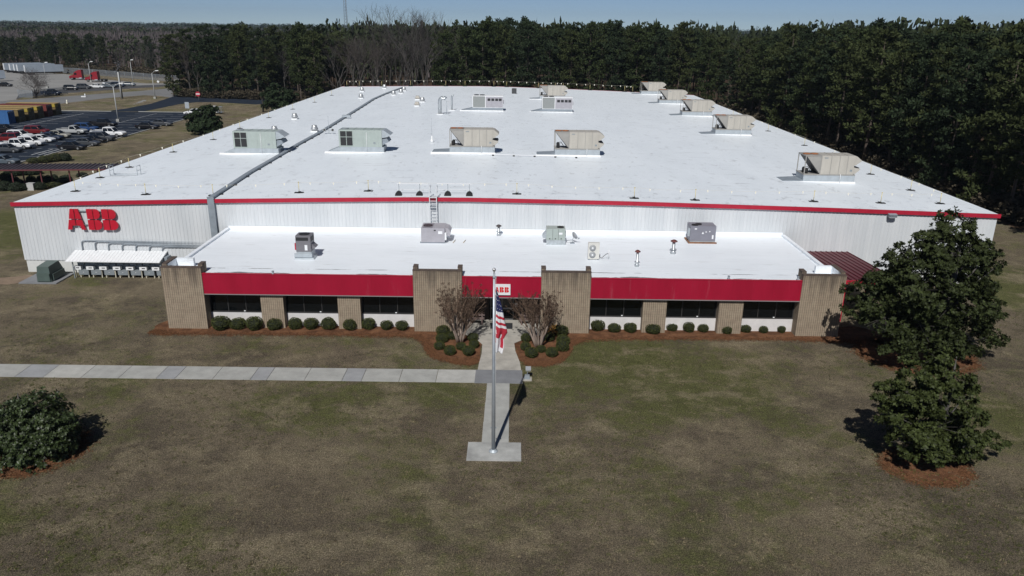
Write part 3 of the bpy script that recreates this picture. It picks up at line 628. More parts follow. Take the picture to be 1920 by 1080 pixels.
def hvac_tan():
    t = thing('rooftop_air_handler', 'x', 'rooftop unit')
    L, D = 5.5, 2.25
    b = MB(); b.box(0, L, 0, D, 0, .86); [b.box(x - .012, x + .012, -.012, 0, .02, .85) for x in (1.3, 2.6, 3.9)]; b.build('roof_curb', GALV, t)
    b = MB(); b.hexa([(-2.2, .02, 0), (-.004, .02, 0), (-.004, D, 0), (-2.2, D, 0)], [(-2.15, .02, .22), (-.004, .02, .34), (-.004, D, .34), (-2.15, D, .22)]); b.build('duct_cover', GALV2, t)
    b = MB(); b.prism([(-.16, 0), (-.004, 0), (-.004, .2)], -2.3, L + .1, 'x'); b.build('curb_flashing', FLASH, t)
    b = MB(); b.box(-.03, L - .02, -.03, D + .03, .863, .98); b.build('base_rail', TAN2, t)
    b = MB(); b.box(1.75, L - .25, .0, D, .983, 2.95)
    for x in (2.75, 3.65, 4.5): b.box(x - .02, x + .02, -.02, D + .02, 1.0, 2.94); b.box(x - .03, x + .03, 0, D, 2.951, 2.985)
    b.box(4.85, 5.1, -.012, 0, 1.3, 1.5, 1); b.box(2.0, 2.4, -.012, 0, 2.66, 2.76, 1)
    b.build('housing', [TAN, STEEL], t)
    for x in (2.75, 3.65, 4.5):
        b = MB(); b.box(x - .03, x + .03, -.032, -.021, 1.0, 2.94); b.build('panel_seam', TAN2, t)
    b = MB(); [b.box(x, x + .08, y, y + .08, .983, 2.85) for x in (0, 1.66) for y in (0, D - .08)]; b.box(0, 1.747, 0, D, 2.853, 2.95); b.build('coil_frame', TAN2, t)
    for ya in (.02, D - .05):
        b = MB(); b.prism([(.14, 2.84), (1.655, 1.05), (1.655, 2.84)], ya, ya + .03, 'y'); b.build('coil_guard', TAN2, t)
    b = MB(); b.prism([(.10, 2.84), (1.56, 1.0), (1.65, 1.0), (.2, 2.84)], .06, D - .06, 'y'); b.build('condenser_coil', DARKG, t)
    for x in (.45, 1.28):
        b = MB(); b.lathe([(.40, 2.953), (.43, 3.0), (.30, 3.05), (.08, 3.06)], 14, (x, D / 2, 0)); b.build('fan_grille', RUST, t)
    for y in (.5, 1.3):
        b = MB(); b.lathe([(.17, .985), (.19, 1.1), (.19, 1.45), (.1, 1.55)], 10, (.42, y, 0)); b.tube([(.42, y, 1.5), (.8, y, 1.6), (1.1, y, 1.15)], .03, 5); b.build('compressor', BLACK, t)
    b = MB(); b.prism([(L - .247, 2.93), (L - .05, 2.9), (L + .45, 2.52), (L + .5, 2.4), (L - .05, 1.95), (L - .247, 1.95)], .06, D - .06, 'y'); b.build('intake_hood', TAN, t)
    b = MB(); b.prism([(L - .247, 1.05), (L - .02, 1.05), (L + .42, 1.45), (L + .44, 1.6), (L - .247, 1.72)], .06, D - .06, 'y'); b.box(L - .1, L + .38, .1, D - .1, 1.66, 1.70, 1); b.build('exhaust_hood', [TAN, DARKG], t)
    b = MB(); b.tube([(3.9, -.06, 1.0), (3.9, -.1, .9), (3.9, -.1, .1)], .035, 6); b.build('drain_pipe', FLASH, t)
    return t
def hvac_green():
    t = thing('rooftop_air_handler', 'x', 'rooftop unit'); L, D = 5.3, 2.3
    b = MB(); b.box(0, L + .1, 0, D, 0, .8); b.prism([(-1.8, 0), (-.004, 0), (-.004, .8), (-1.7, .1)], .1, D - .1, 'y'); [b.box(x - .012, x + .012, -.012, 0, .02, .79) for x in (1.0, 3.6)]; b.build('roof_curb', GALV, t)
    b = MB(); b.prism([(-.16, 0), (-.004, 0), (-.004, .2)], -1.9, L + .2, 'x'); b.build('curb_flashing', FLASH, t)
    b = MB(); b.box(-.08, L - .1, -.02, D + .02, .803, 2.85)
    for x in (1.72, 2.9, 3.85, 4.75): b.box(x - .018, x + .018, -.035, D + .03, .85, 2.84); b.box(x - .03, x + .03, -.02, D, 2.851, 2.88)
    b.box(4.15, 4.42, -.03, -.02, 1.2, 1.4, 1); b.build('housing', [GRN, STEEL], t)
    b = MB(); b.box(.1, 1.62, -.05, -.021, .95, 2.72, 0); b.build('grille_frame', GRN, t)
    for x in (.13, .90):
        for z, h in ((.98, 1.0), (2.05, .66)):
            b = MB(); b.box(x, x + .70, -.06, -.051, z, z + h); b.build('intake_grille', DARKG, t)
    b = MB(); [b.lathe([(.5, 2.853), (.5, 2.9), (.1, 2.93)], 14, (x, D / 2, 0)) for x in (.5,)]; b.build('fan_grille', STEEL, t)
    b = MB(); b.prism([(L - .097, 2.86), (L + .15, 2.84), (L + 1.0, 2.28), (L + .55, 2.02), (L - .097, 1.9)], .05, D - .05, 'y'); b.build('intake_hood', GALV, t)
    b = MB(); b.prism([(L - .097, 1.0), (L + .35, 1.25), (L + .75, 1.45), (L + .5, 1.85), (L + .05, 1.8), (L - .097, 1.75)], .15, D - .15, 'y'); b.build('exhaust_hood', GALV2, t)
    b = MB(); b.tube([(3.35, -.07, 2.6), (3.35, -.07, 1.0), (3.35, -.07, .2)], .025, 6); b.build('drain_pipe', FLASH, t)
    return t
def hvac_coil():
    t = thing('rooftop_chiller', 'x', 'rooftop unit'); L, D = 5.6, 2.3
    b = MB(); b.box(0, L, 0, D, 0, .62); b.prism([(-2.2, 0), (-.004, 0), (-.004, .55), (-2.1, .08)], .05, D - .05, 'y'); b.build('roof_curb', GALV2, t)
    b = MB(); b.prism([(-.16, 0), (-.004, 0), (-.004, .16)], -2.3, L + .1, 'x'); b.build('curb_flashing', FLASH, t)
    b = MB(); b.box(0, L, 0, D, .623, 2.75); b.box(2.42, 5.55, -.02, 0, .7, 2.6, 1); b.box(L, L + .15, .4, 1.2, 1.3, 1.9, 1); b.build('housing', [WHITEP, LIL], t)
    b = MB(); b.box(.1, 2.3, -.03, 0, .72, 2.65); b.build('condenser_coil', COIL, t)
    for x in (2.75, 3.45, 4.15, 4.8):
        b = MB(); b.box(x, x + .52, -.03, -.021, 1.85, 2.3); b.build('intake_grille', DARKG, t)
    for x in (.7, 1.75):
        b = MB(); b.lathe([(.44, 2.753), (.46, 2.85), (.42, 2.88), (.1, 2.86)], 14, (x, D / 2, 0)); b.build('fan_grille', BLACK, t)
    return t
HT = hvac_tan(); HG = hvac_green(); HC = hvac_coil()
GRP = 'large air handlers on the warehouse roof'
def put(src, first, px, py, dx, label):
    p = GR(px, py); o = src if first else dup_at(src, (0, 0, 0))
    o.location = (p.x + dx, p.y, min(rz(p.x), rz(p.x + 5.5)) - .02); o['label'] = label; o['group'] = GRP; return o
put(HG, 1, 441, 289.5, 0.0, 'grey-green air handler with dark grid grille, beside the roof cable tray')
put(HG, 0, 638, 287, 0.0, 'grey-green air handler with scuffed white swirls on its side, second in the front row')
put(HT, 1, 843, 288, 0, 'tan air handler with two rusty fans, behind the roof ladder in the front row')
put(HT, 0, 1040, 292, 0, 'tan air handler with rusty fans, last in the front row of four')
put(HT, 0, 1505, 340.5, 0, 'largest-looking tan air handler, alone near the roof edge above the big magnolia')
put(HT, 0, 1341, 252, 0, 'tan air handler second from the front in the file along the forest edge')
put(HT, 0, 1279, 217, 0, 'tan air handler third from the front in the file along the forest edge')
put(HT, 0, 1236, 194, 0, 'tan air handler fourth in the file along the forest edge, one before the last')
put(HT, 0, 1202, 176.5, 0, 'tan air handler at the far back corner, last in the file beside the forest')
put(HT, 0, 1012, 186.5, 0, 'tan air handler near the back eave, standing behind a grey coil unit')
put(HC, 1, 886, 208, 0, 'grey unit with four dark vents and coil panel, beside the gooseneck pipes')
put(HC, 0, 1016, 210, 0, 'grey unit with four dark vents and coil panel, in front of a tan handler')

# cable tray (follows the expansion joint of the roof and drops down the front wall)
pts = [(400, 371.5), (470, 325), (530, 290), (560, 272), (600, 250), (640, 225), (680, 200), (700, 187), (720, 178), (738, 171), (755, 165)]
P = [GR(*p) for p in pts]; P[0].y = YF - .25
ct = thing('cable_tray', 'grey metal cable duct running up the warehouse wall and across the white roof', 'cable duct', (P[0].x, P[0].y, rz(P[0].x)))
b = MB()
for a, c_ in zip(P, P[1:]):
    za, zc = rz(a.x) + .10, rz(c_.x) + .10; h = .15
    b.hexa([(a.x - .22, a.y, za), (a.x + .22, a.y, za), (c_.x + .22, c_.y, zc), (c_.x - .22, c_.y, zc)], [(a.x - .22, a.y, za + h), (a.x + .22, a.y, za + h), (c_.x + .22, c_.y, zc + h), (c_.x - .22, c_.y, zc + h)])
b.build('roof_duct', GALV2, ct, True)
b = MB(); x = P[0].x; b.box(x - .30, x + .30, YF - .34, YF - .205, 3.5, rz(x) + .26); b.box(x - .24, x + .24, YF - .20, YF - .04, 4.4, rz(x) - .4); b.build('wall_duct', GALV2, ct, True)
for a, c_ in zip(P[:-1], P[1:]):
    n = max(1, int((c_ - a).length / 3.8))
    for i in range(n):
        q = a.lerp(c_, (i + .5) / n); b = MB(); b.box(q.x - .45, q.x + .45, q.y - .12, q.y + .12, rz(q.x) + .002, rz(q.x) + .098); b.build('duct_support', BLACK, ct, True)
p = GR(652, 222); b = MB(); b.box(p.x - .9, p.x + .5, p.y - .4, p.y + .4, rz(p.x) + .253, rz(p.x) + .55); b.build('junction_box', GALV, ct, True)

# exhaust fans
def exhaust(sq=False):
    t = thing('exhaust_fan', 'x', 'exhaust fan')
    b = MB(); b.box(-.5, .5, -.5, .5, 0, .22); b.build('roof_curb', FLASH, t)
    b = MB()
    if sq: b.hexa([(-.42, -.42, .223), (.42, -.42, .223), (.42, .42, .223), (-.42, .42, .223)], [(-.34, -.34, .85), (.34, -.34, .85), (.34, .34, .85), (-.34, .34, .85)]); b.box(-.55, .55, -.55, .55, .35, .42)
    else: b.lathe([(.36, .223), (.36, .34), (.56, .36), (.54, .50), (.40, .78), (.38, .98), (.2, 1.02)], 16)
    b.build('fan_housing', TAN if sq else mat('spun_aluminium', (0.55, 0.56, 0.56), 0.35, 0.6, var=.05), t)
    return t
EF = exhaust(); ES = exhaust(True); first = [1, 1]
for px, py, sq, lb in [(679, 171.5, 0, 'spun aluminium exhaust fan near the back eave, behind another fan in line'), (677, 184.5, 0, 'spun aluminium exhaust fan standing in front of its twin near the back corner'),
    (721, 166, 0, 'spun aluminium exhaust fan at the back eave between pennants'), (738, 178.5, 0, 'aluminium exhaust fan beside the cable tray, first of three there'),
    (752, 175, 0, 'aluminium exhaust fan beside the cable tray, middle of three there'), (757.5, 170.5, 0, 'aluminium exhaust fan touching the far end of the cable tray'),
    (792, 191.5, 0, 'taller aluminium exhaust fan beside two tan square fans'), (782, 199, 1, 'tan square exhaust hood in front of another tan hood'), (783, 187, 1, 'tan square exhaust hood behind another tan hood'),
    (553, 223.5, 0, 'lone aluminium exhaust fan out toward the car park eave'), (590, 247, 0, 'aluminium exhaust fan beside the cable tray behind the second air handler'), (515, 249, 0, 'aluminium exhaust fan peeping over the first grey-green air handler')]:
    p = GR(px, py); s_ = ES if sq else EF
    o = s_ if first[sq] else dup_at(s_, (0, 0, 0)); first[sq] = 0
    o.location = (p.x, p.y, rz(p.x) - .02); o['label'] = lb; o['group'] = 'exhaust fans on the warehouse roof'
# gooseneck pipes
def goose(px, py, r, h, lb, sup):
    p = GR(px, py); t = thing('gooseneck_vent', lb, 'vent pipe', (p.x, p.y, rz(p.x)))
    pt = [(0, 0, .1), (0, 0, h - .5)] + [(r * 1.9 * (1 - math.cos(a)), 0, h - .5 + r * 1.9 * math.sin(a)) for a in [R(20 * i) for i in range(1, 8 if sup else 6)]]
    b = MB(); b.tube(pt, r, 10); [b.lathe([(r + .03, z), (r + .03, z + .05)], 10) for z in (h * .35, h * .7)]; b.build('pipe', mat('bright_galv', (.5, .53, .55), .35, .6, var=.1), t)
    b = MB(); b.box(-.55, .55, -.5, .5, 0, .12); b.build('flashing', FLASH, t)
    if sup:
        b = MB(); b.tube([(r * 3.6, .1, 0), (r * 3.6, .1, h - .45)], .05, 5); b.box(r * 3.6 - .3, r * 3.6 + .3, -.2, .4, 0, .1); b.build('prop', GALV, t)
goose(825, 214.5, .33, 2.75, 'fat galvanised gooseneck vent with a prop on the warehouse roof', True)
goose(847.5, 207, .17, 2.9, 'slender galvanised pipe with a bent tip, beside the fat gooseneck', False)
# antenna mast
p = GR(810, 267); t = thing('antenna_mast', 'thin white whip antenna on a small white base, mid roof', 'antenna', (p.x, p.y, rz(p.x)))
b = MB(); b.lathe([(.28, 0), (.22, .3), (.1, .45), (.08, .9)], 10); b.build('mast_base', FLASH, t); b = MB(); b.tube([(0, 0, .9), (0, 0, 3.2)], .022, 5); b.build('whip', GALV, t)
p = GR(617, 251); t = thing('floodlight_post', 'short roof post with two small floodlights and a thin rod, by the cable tray', 'floodlight', (p.x, p.y, rz(p.x)))
b = MB(); b.tube([(0, 0, 0), (0, 0, 2.6)], .03, 5); b.tube([(-.6, 0, .5), (.6, 0, .5)], .035, 5); b.box(-.25, .25, -.25, .25, 0, .08); b.build('post', GALV, t)
for x in (-.6, .6):
    b = MB(); b.lathe([(.05, -.15), (.2, -.1), (.24, .12)], 10); o = b.build('lamp_head', GALV, t, loc=(x, -.1, .55)); o.rotation_euler = (R(70), 0, 0)
    b = MB(); b.lathe([(.2, .123), (.15, .13)], 10); b.build('lens', DARKG, o)
p = GR(964, 175.5); b = MB(); b.box(-.55, .55, -.4, .4, .1, 1.15); [b.box(-.5, .5, y - .05, y + .05, 0, .097) for y in (-.3, .3)]; b.lathe([(.32, 1.153), (.3, 1.2), (.05, 1.21)], 10)
tag(b.build('condenser', mat('charcoal_unit', (.05, .052, .055), .6, var=.2), loc=(p.x, p.y, rz(p.x))), 'small charcoal condenser box standing alone near the back eave', 'condenser')
# pipe run between the two tan units
a, c_ = GR(905, 291.5), GR(1100, 297); t = thing('roof_pipe', 'thin white pipe on black blocks linking two tan air handlers', 'pipe', (a.x, a.y, rz(a.x)))
b = MB(); b.tube([(q.x, q.y, rz(q.x) + .16) for q in (a.lerp(c_, i / 6) for i in range(7))], .035, 5); b.build('pipe', FLASH, t, True)
for i in range(5):
    q = a.lerp(c_, (i + .5) / 5); b = MB(); b.box(q.x - .12, q.x + .12, q.y - .12, q.y + .12, rz(q.x) - .01, rz(q.x) + .12); b.build('pipe_block', BLACK, t, True)
# warning line round the roof: stanchions and pennants
def stanchion():
    t = thing('stanchion', 'x', 'stanchion'); b = MB(); b.box(-.42, .42, -.2, .2, 0, .06); b.box(-.12, .12, -.3, .3, .063, .1); b.build('stand', BLACK, t)
    b = MB(); b.tube([(0, 0, .1), (0, 0, 1.02)], .026, 6); b.lathe([(.06, 1.0), (.06, 1.06)], 6); b.build('pole', YEL, t); return t
STN = stanchion(); first = 1
def ST(px, py, lb):
    global first
    p = GR(px, py); o = STN if first else dup_at(STN, (0, 0, 0)); first = 0
    o.location = (p.x, p.y, rz(p.x) - .01); o['label'] = lb; o['group'] = 'warning line stanchions round the roof'
    return Vector((p.x, p.y, rz(p.x)))
fr_px = [(142, 359), (274, 365), (400, 366.5), (561, 361.5), (691, 358.5), (969, 364), (1189, 372), (1303, 375.5), (1525, 378), (1651, 381), (1762, 382)]
FP = [ST(x, y, f'yellow stanchion on a black plate, {ordinal(i)} along the front eave counting from ABB letters') for i, (x, y) in enumerate(fr_px)]
LP = [FP[0]] + [ST(x, y, f'yellow stanchion on a black plate, {ordinal(i)} up the car park eave counting from the front') for i, (x, y) in enumerate([(188, 333.5), (243, 314), (325, 285.5), (400, 262), (450, 241), (504, 221), (549, 205), (590, 192), (622, 179)])]
RP = [FP[-1]] + [ST(x, y, f'yellow stanchion on a black plate, {ordinal(i)} up the forest eave counting from the front') for i, (x, y) in enumerate([(1707, 357), (1632, 327), (1508, 273), (1440, 246), (1374, 219), (1325, 198)])]
BX = [650.5, 674, 716, 770, 836, 872, 926, 950, 1010, 1041, 1056, 1106, 1171, 1186]
def YB(px):                                        # back eave height in the photo
    q = Vector((0, 0, 0)); lo = min(max((px - 645) / (1300 - 645), 0), 1)
    X = XL + 1 + lo * (XR - XL - 2); return X
def bp(px):
    lo, hi = XL, XR
    for _ in range(30):
        X = (lo + hi) / 2; v = Vector((X, yback(X) - .5, rz(X))) - CPOS; x = 960 + F_PX * v.dot(EX) / v.dot(FW)
        if x < px: lo = X
        else: hi = X
    return Vector((X, yback(X) - .5, rz(X)))
BP = []
for i, x in enumerate(BX):
    q = bp(x); o = dup_at(STN, (q.x, q.y, q.z - .01), 0, f'cream stanchion post, {ordinal(i)} along the far back eave counting from the car park corner'); BP.append(q)
    o.scale = (1.3, 1.3, 1.25)
def pennant_line(pts, step, lb, sc=1.0):
    t = thing('pennant_line', lb, 'pennant line', pts[0]); b = MB(); pen = None
    for a, c_ in zip(pts, pts[1:]):
        n = max(2, int((c_ - a).length / step)); line = []
        for i in range(n + 1):
            u = i / n; q = a.lerp(c_, u) + Vector((0, 0, 1.0 * sc - .12 * math.sin(u * math.pi))); line.append(q)
            if i < n:
                q2 = a.lerp(c_, (i + .5) / n) + Vector((0, 0, 1.0 * sc - .12 * math.sin((i + .5) / n * math.pi)))
                if pen is None:
                    m_ = MB(); m_.prism([(-.075 * sc, 0), (.075 * sc, 0), (0.02, -.22 * sc), (-.02, -.22 * sc)], -.012, .012, 'y'); pen = m_.build('pennant', CREAM, t)
                    pen.location = q2 - pts[0]
                else:
                    c2 = pen.copy(); COL.objects.link(c2); c2.location = q2 - pts[0]
        b.tube(line, .008, 3)
    b.build('rope', CREAM, t, True)
pennant_line(FP, 2.0, 'cream pennants on a cord between stanchions along the front eave')
pennant_line(LP, 6.0, 'cream pennants on a cord along the car park side eave', 1.15)
pennant_line(RP, 6.0, 'cream pennants on a cord along the forest side eave', 1.15)
pennant_line(BP, 2.0, 'cream pennants on a cord along the far back eave', 1.5)
# ladder and guard rail
yl = YF - .42; xl, xr = W(806, 400, yl).x, W(819, 400, yl).x
t = thing('roof_ladder', 'aluminium ladder climbing the white wall from the office roof to the warehouse roof', 'ladder', ((xl + xr) / 2, yl, ZR))
AL = mat('aluminium', (.66, .68, .70), .4, .1, var=.06)
for x in (xl, xr):
    b = MB(); b.box(x - .035, x + .035, yl - .05, yl + .05, ZR + .002, 8.55); b.tube([(x, yl, 8.5), (x, yl + .35, 8.75), (x, yl + .95, 8.6), (x, yl + .95, 7.7)], .03, 6); b.tube([(x, yl, 8.1), (x, yl + .95, 8.1)], .025, 5); b.build('side_rail', AL, t, True)
b = MB()
for i in range(11): b.box(xl + .04, xr - .04, yl - .03, yl + .03, ZR + .25 + i * .3, ZR + .29 + i * .3)
b.build('rung', AL, t, True).name = 'rung'
b = MB(); b.box(xl - .02, xr + .02, yl + .06, yl + .7, 7.69, 7.73); b.build('step_plate', AL, t, True)
for z in (5.2, 6.8):
    b = MB(); b.box(xl - .03, xr + .03, yl + .06, YF - .04, z, z + .05); b.build('wall_bracket', GALV2, t, True)
for side, (pa, pb, posts), lb in (('a', (744, 803, (747.8, 786.8)), 'white guard rail on black weights, meter shed side of the ladder'), ('b', (820, 884, (839.6, 880.2)), 'white guard rail on black weights, magnolia side of the ladder')):
    q = GR(pa, 366.5); Y = YF + 1.1; t = thing('guard_rail', lb, 'guard rail', (W(pa, 366, Y).x, Y, rz(-8)))
    xa, xb = W(pa, 350, Y).x, W(pb, 350, Y).x; z = rz(xa)
    b = MB(); b.box(xa, xb, Y - .03, Y + .03, z + 1.03, z + 1.09); b.box(xa, xb, Y - .02, Y + .02, z + .5, z + .53); b.build('rail', FLASH, t, True)
    for px in posts:
        x = W(px, 355, Y).x
        b = MB(); b.box(x - .03, x + .03, Y + .032, Y + .085, z, z + 1.06); b.build('post', GALV, t, True)
        b = MB(); b.prism([(x - .32, z)] + [(x + .32 * math.cos(R(a)), z + .42 * math.sin(R(a))) for a in (180, 150, 120, 90, 60, 30, 0)][1:], Y - .45, Y - .05, 'y'); b.build('counterweight', BLACK, t, True)
# hatch rail
a, c_ = GR(207, 330), GR(258, 329); t = thing('hatch_rail', 'galvanised open guard rail at the car park eave near the front corner', 'guard rail', (a.x, a.y, rz(a.x)))
z = rz(a.x) + .02; b = MB()
b.tube([(a.x, a.y, z + .08), (c_.x, c_.y, z + .08)], .035, 5); b.tube([(a.x, a.y + .8, z + .08), (c_.x, c_.y + .8, z + .08)], .035, 5); b.build('base_rail', GALV, t, True)
for q in (a, c_):
    b = MB()
    for y in (0, .8): b.tube([(q.x, q.y + y, z), (q.x, q.y + y, z + 1.05)], .03, 5)
    b.tube([(q.x, q.y, z + 1.05), (q.x, q.y + .8, z + 1.05)], .03, 5); b.tube([(q.x, q.y, z + .55), (q.x, q.y + .8, z + .55)], .025, 5); b.build('end_frame', GALV, t, True)
# wall flood light
q = W(1670, 403, YF); t = thing('wall_floodlight', 'grey floodlight fixed under the red eave above the magnolia', 'floodlight', (q.x, YF - .1, q.z))
b = MB(); b.prism([(-.45, .12), (-.1, .2), (0, .2), (0, -.1), (-.35, -.14)], -.38, .38, 'x'); b.build('housing', GALV2, t, loc=(0, -.02, 0)); b = MB(); b.box(-.3, .3, -.42, -.1, -.17, -.145); b.build('lens', mat('lamp_glass', (.5, .5, .5), .2), t)

# ---------------------------------------------------------------- office roof plant
def fan_top(b, x, y, z, r, mi): b.lathe([(r, z), (r, z + .05), (r * .3, z + .06)], 14, (x, y, 0), mi)
def fan(parent, x, y, z, r, m=DARKG):
    b = MB(); b.lathe([(r, z), (r, z + .05), (r * .9, z + .055), (r * .35, z + .03)], 16, (x, y, 0))
    return b.build('fan_grille', m, parent)
p = G(570, 487, ZR); t = thing('air_conditioner', 'dark grey square unit raised on a flared galvanised curb, office roof', 'air conditioner', (p.x, p.y + .6, ZR))
b = MB(); b.hexa([(-.85, -.6, 0), (.85, -.6, 0), (.85, .75, 0), (-.85, .75, 0)], [(-.62, -.5, .28), (.62, -.5, .28), (.62, .7, .28), (-.62, .7, .28)]); b.hexa([(-.62, -.5, .283), (.62, -.5, .283), (.62, .7, .283), (-.62, .7, .283)], [(-.6, -.48, .62), (.6, -.48, .62), (.6, .68, .62), (-.6, .68, .62)]); b.box(-.75, .68, -.62, -.5, .2, .5); b.build('roof_curb', GALV, t)
b = MB(); b.box(-.6, .6, -.48, .68, .623, 1.95); b.box(.1, .32, -.49, -.48, .75, 1.2, 1); b.build('housing', [DGU, FLASH], t)
b = MB(); b.box(-.56, .42, -.5, -.481, 1.56, 1.82); b.box(.601, .62, -.4, .6, 1.45, 1.82); b.build('intake_grille', DARKG, t)
fan(t, 0, .1, 1.953, .42); b = MB(); b.prism([(.601, 1.25), (.601, .8), (.95, .95)], -.3, .5, 'y'); b.build('intake_hood', DGU, t)
b = MB(); b.box(-.72, -.603, -.4, -.2, .75, 1.3); b.build('disconnect_box', RED, t)
p = G(790, 456, ZR); t = thing('air_conditioner', 'light grey unit with one sunken fan and slanted hood, below the ladder', 'air conditioner', (p.x, p.y, ZR))
b = MB(); b.box(0, 2.05, 0, 1.9, .1, 1.36); [b.box(x - .012, x + .012, -.012, 0, .15, 1.3) for x in (.62, 1.15)]; b.box(1.48, 1.85, -.012, 0, .85, 1.1, 1); b.box(1.12, 1.28, -.012, 0, 1.12, 1.22, 2); b.build('housing', [LIL, FLASH, BLACK], t)
b = MB(); [b.box(-.12, 2.1, y, y + .15, 0, .097) for y in (.05, 1.7)]; b.build('base_rail', GALV2, t)
b = MB(); b.box(.14, 1.0, .12, 1.75, 1.363, 1.37); b.build('fan_deck', mat('fan_deck_grey', (.22, .21, .24), .6), t); fan(t, .52, .9, 1.372, .42, mat('fan_dark', (.04, .025, .03), .6))
b = MB(); b.prism([(2.053, 1.34), (2.35, 1.25), (2.55, .95), (2.45, .55), (2.053, .7)], .3, 1.8, 'y'); b.build('intake_hood', LIL, t)
b = MB(); b.box(2.053, 2.2, .02, .25, .3, .95); b.build('control_box', FLASH, t)
for dx in (2.75, 3.65):
    b = MB(); b.tube([(p.x + dx, p.y + .2, ZR + .03), (p.x + dx + .15, p.y + 1.1, ZR + .03)], .03, 5)
    tag(b.build('roof_batten', mat('pale_wood', (.42, .34, .22), .8)), 'short pale batten lying on the office roof, ' + ('closest to the light grey unit' if dx < 3 else 'farther from the light grey unit'), 'batten')
p = G(1024, 459, ZR); t = thing('air_conditioner', 'pale green-grey unit on a foil curb beside the satellite dish', 'air conditioner', (p.x, p.y, ZR))
b = MB(); b.box(.02, 1.68, 0, 1.2, 0, .42); b.build('roof_curb', mat('foil_curb', (.48, .52, .54), .35, .5, var=.2, scale=4), t)
b = MB(); b.box(0, 1.65, .05, 1.25, .423, 1.42); b.box(1.1, 1.4, .035, .05, .92, 1.1, 1); [b.box(x, x + .1, .035, .05, .5, .58, 2) for x in (.25, .75, 1.25)]; [b.box(x - .01, x + .01, .035, .05, .45, 1.4, 2) for x in (.55, 1.05)]; b.box(1.652, 1.70, .2, 1.1, .7, 1.2, 2); b.build('housing', [GRN, FLASH, BLACK], t)
fan(t, 1.25, .65, 1.423, .3, BLACK); b = MB(); b.prism([(-.003, 1.1), (-.003, .5), (-.32, .6), (-.3, .75)], .15, 1.1, 'y'); b.build('intake_hood', GALV, t)
p = G(1073, 456, ZR); t = thing('satellite_dish', 'small grey satellite dish on an arm beside the green-grey unit', 'satellite dish', (p.x, p.y, ZR))
b = MB(); b.tube([(-.55, 0, .25), (0, 0, .3), (.1, 0, .55)], .03, 5); b.tube([(0, 0, 0), (0, 0, .3)], .03, 5); b.box(-.2, .2, -.2, .2, 0, .05); b.build('mast', GALV2, t)
b = MB(); b.lathe([(.04, -.08), (.2, -.04), (.33, .04), (.36, .07)], 14); o = b.build('dish', mat('dish_grey', (.33, .34, .36), .5), t, loc=(.15, 0, .68)); o.rotation_euler = (R(-30), R(65), 0)
b = MB(); b.tube([(.2, 0, .6), (.55, .02, .45)], .02, 4); b.box(.5, .62, -.05, .07, .4, .5); b.build('feed_horn', GALV2, t)
p = G(1102, 487, ZR); t = thing('mini_split', 'upright cream outdoor unit with two round fans facing the lawn, office roof', 'air conditioner', (p.x, p.y, ZR))
b = MB(); b.box(0, .93, 0, .36, .06, 1.42); b.build('housing', mat('cream_unit', (.62, .61, .57), .5), t)
b = MB(); b.box(.03, .15, -.1, .46, 0, .058); b.box(.78, .9, -.1, .46, 0, .058); b.build('base_rail', GALV2, t)
for z in (.42, 1.0):
    b = MB(); b.lathe([(.27, 0), (.26, .03), (.1, .035)], 18); o = b.build('fan_grille', mat('fan_grey', (.30, .31, .32), .5), t, loc=(.36, -.002, z)); o.rotation_euler = (R(90), 0, 0)
    b = MB(); b.lathe([(.085, .036), (.07, .05)], 12); b.build('hub', FLASH, o)
b = MB(); b.tube([(.93, .2, .25), (1.15, .2, .1), (1.4, .2, .35), (1.6, .2, .5), (1.72, .2, .45)], .025, 5); b.build('refrigerant_line', BLACK, t)
b = MB(); b.tube([(1.72, .2, 0), (1.72, .2, .7), (1.66, .2, .78)], .04, 6); b.build('pipe_stub', FLASH, t)
p = G(1292, 456, ZR); t = thing('air_conditioner', 'biggest office roof unit, purple-grey box with warning triangle on a rusty frame', 'air conditioner', (p.x, p.y, ZR))
b = MB(); b.box(.05, 2.3, .05, 1.5, .2, 1.55); b.prism([(1.05, .85), (1.25, .85), (1.15, 1.05)], .035, .049, 'y', 1); b.box(1.38, 1.48, .04, .05, .98, 1.08, 1); b.box(1.7, 1.8, .04, .05, 1.02, 1.12, 1); b.box(1.98, 2.12, .04, .05, .4, .75, 1); b.box(.4, .6, .04, .05, 1.25, 1.35, 1); b.build('housing', [LIL2, FLASH], t)
for i in range(2): fan(t, .48 + i * .42 * .9, .45 + i * .3, 1.553, .3, BLACK)
b = MB(); b.box(.05, 2.3, .06, 1.5, .11, .197); b.build('plinth', GALV, t)
b = MB(); b.box(-.1, 2.42, -.12, .04, 0, .107); b.box(-.1, 2.42, 1.5, 1.64, 0, .107); b.box(-.1, .04, .043, 1.497, 0, .107); b.build('timber_frame', mat('rusty_timber', (.22, .11, .06), .85, var=.3, scale=4), t)
b = MB(); b.box(-.12, .048, .2, .5, .6, 1.3); b.build('control_box', GALV, t)
def vent(px, py, h, r, cap, lb):
    p = G(px, py, ZR); t = thing('vent_pipe', lb, 'vent pipe', (p.x, p.y, ZR))
    b = MB(); b.lathe([(r * 1.9, 0), (r * 1.25, .22), (r, .24), (r, h)], 12); b.lathe([(r * 2.1, .34), (r * 2.1, .38)], 12); b.build('pipe', mat('bright_galv', (.5, .53, .55), .35, .6, var=.1), t)
    b = MB(); b.lathe([(r * 1.3, h), (r * 2.3, h + .04), (r * 2.2, h + .1), (r * .7, h + .2)], 12); b.build('rain_cap', cap, t)
RC = mat('rusty_cap', (.12, .035, .03), .7, var=.3, scale=6)
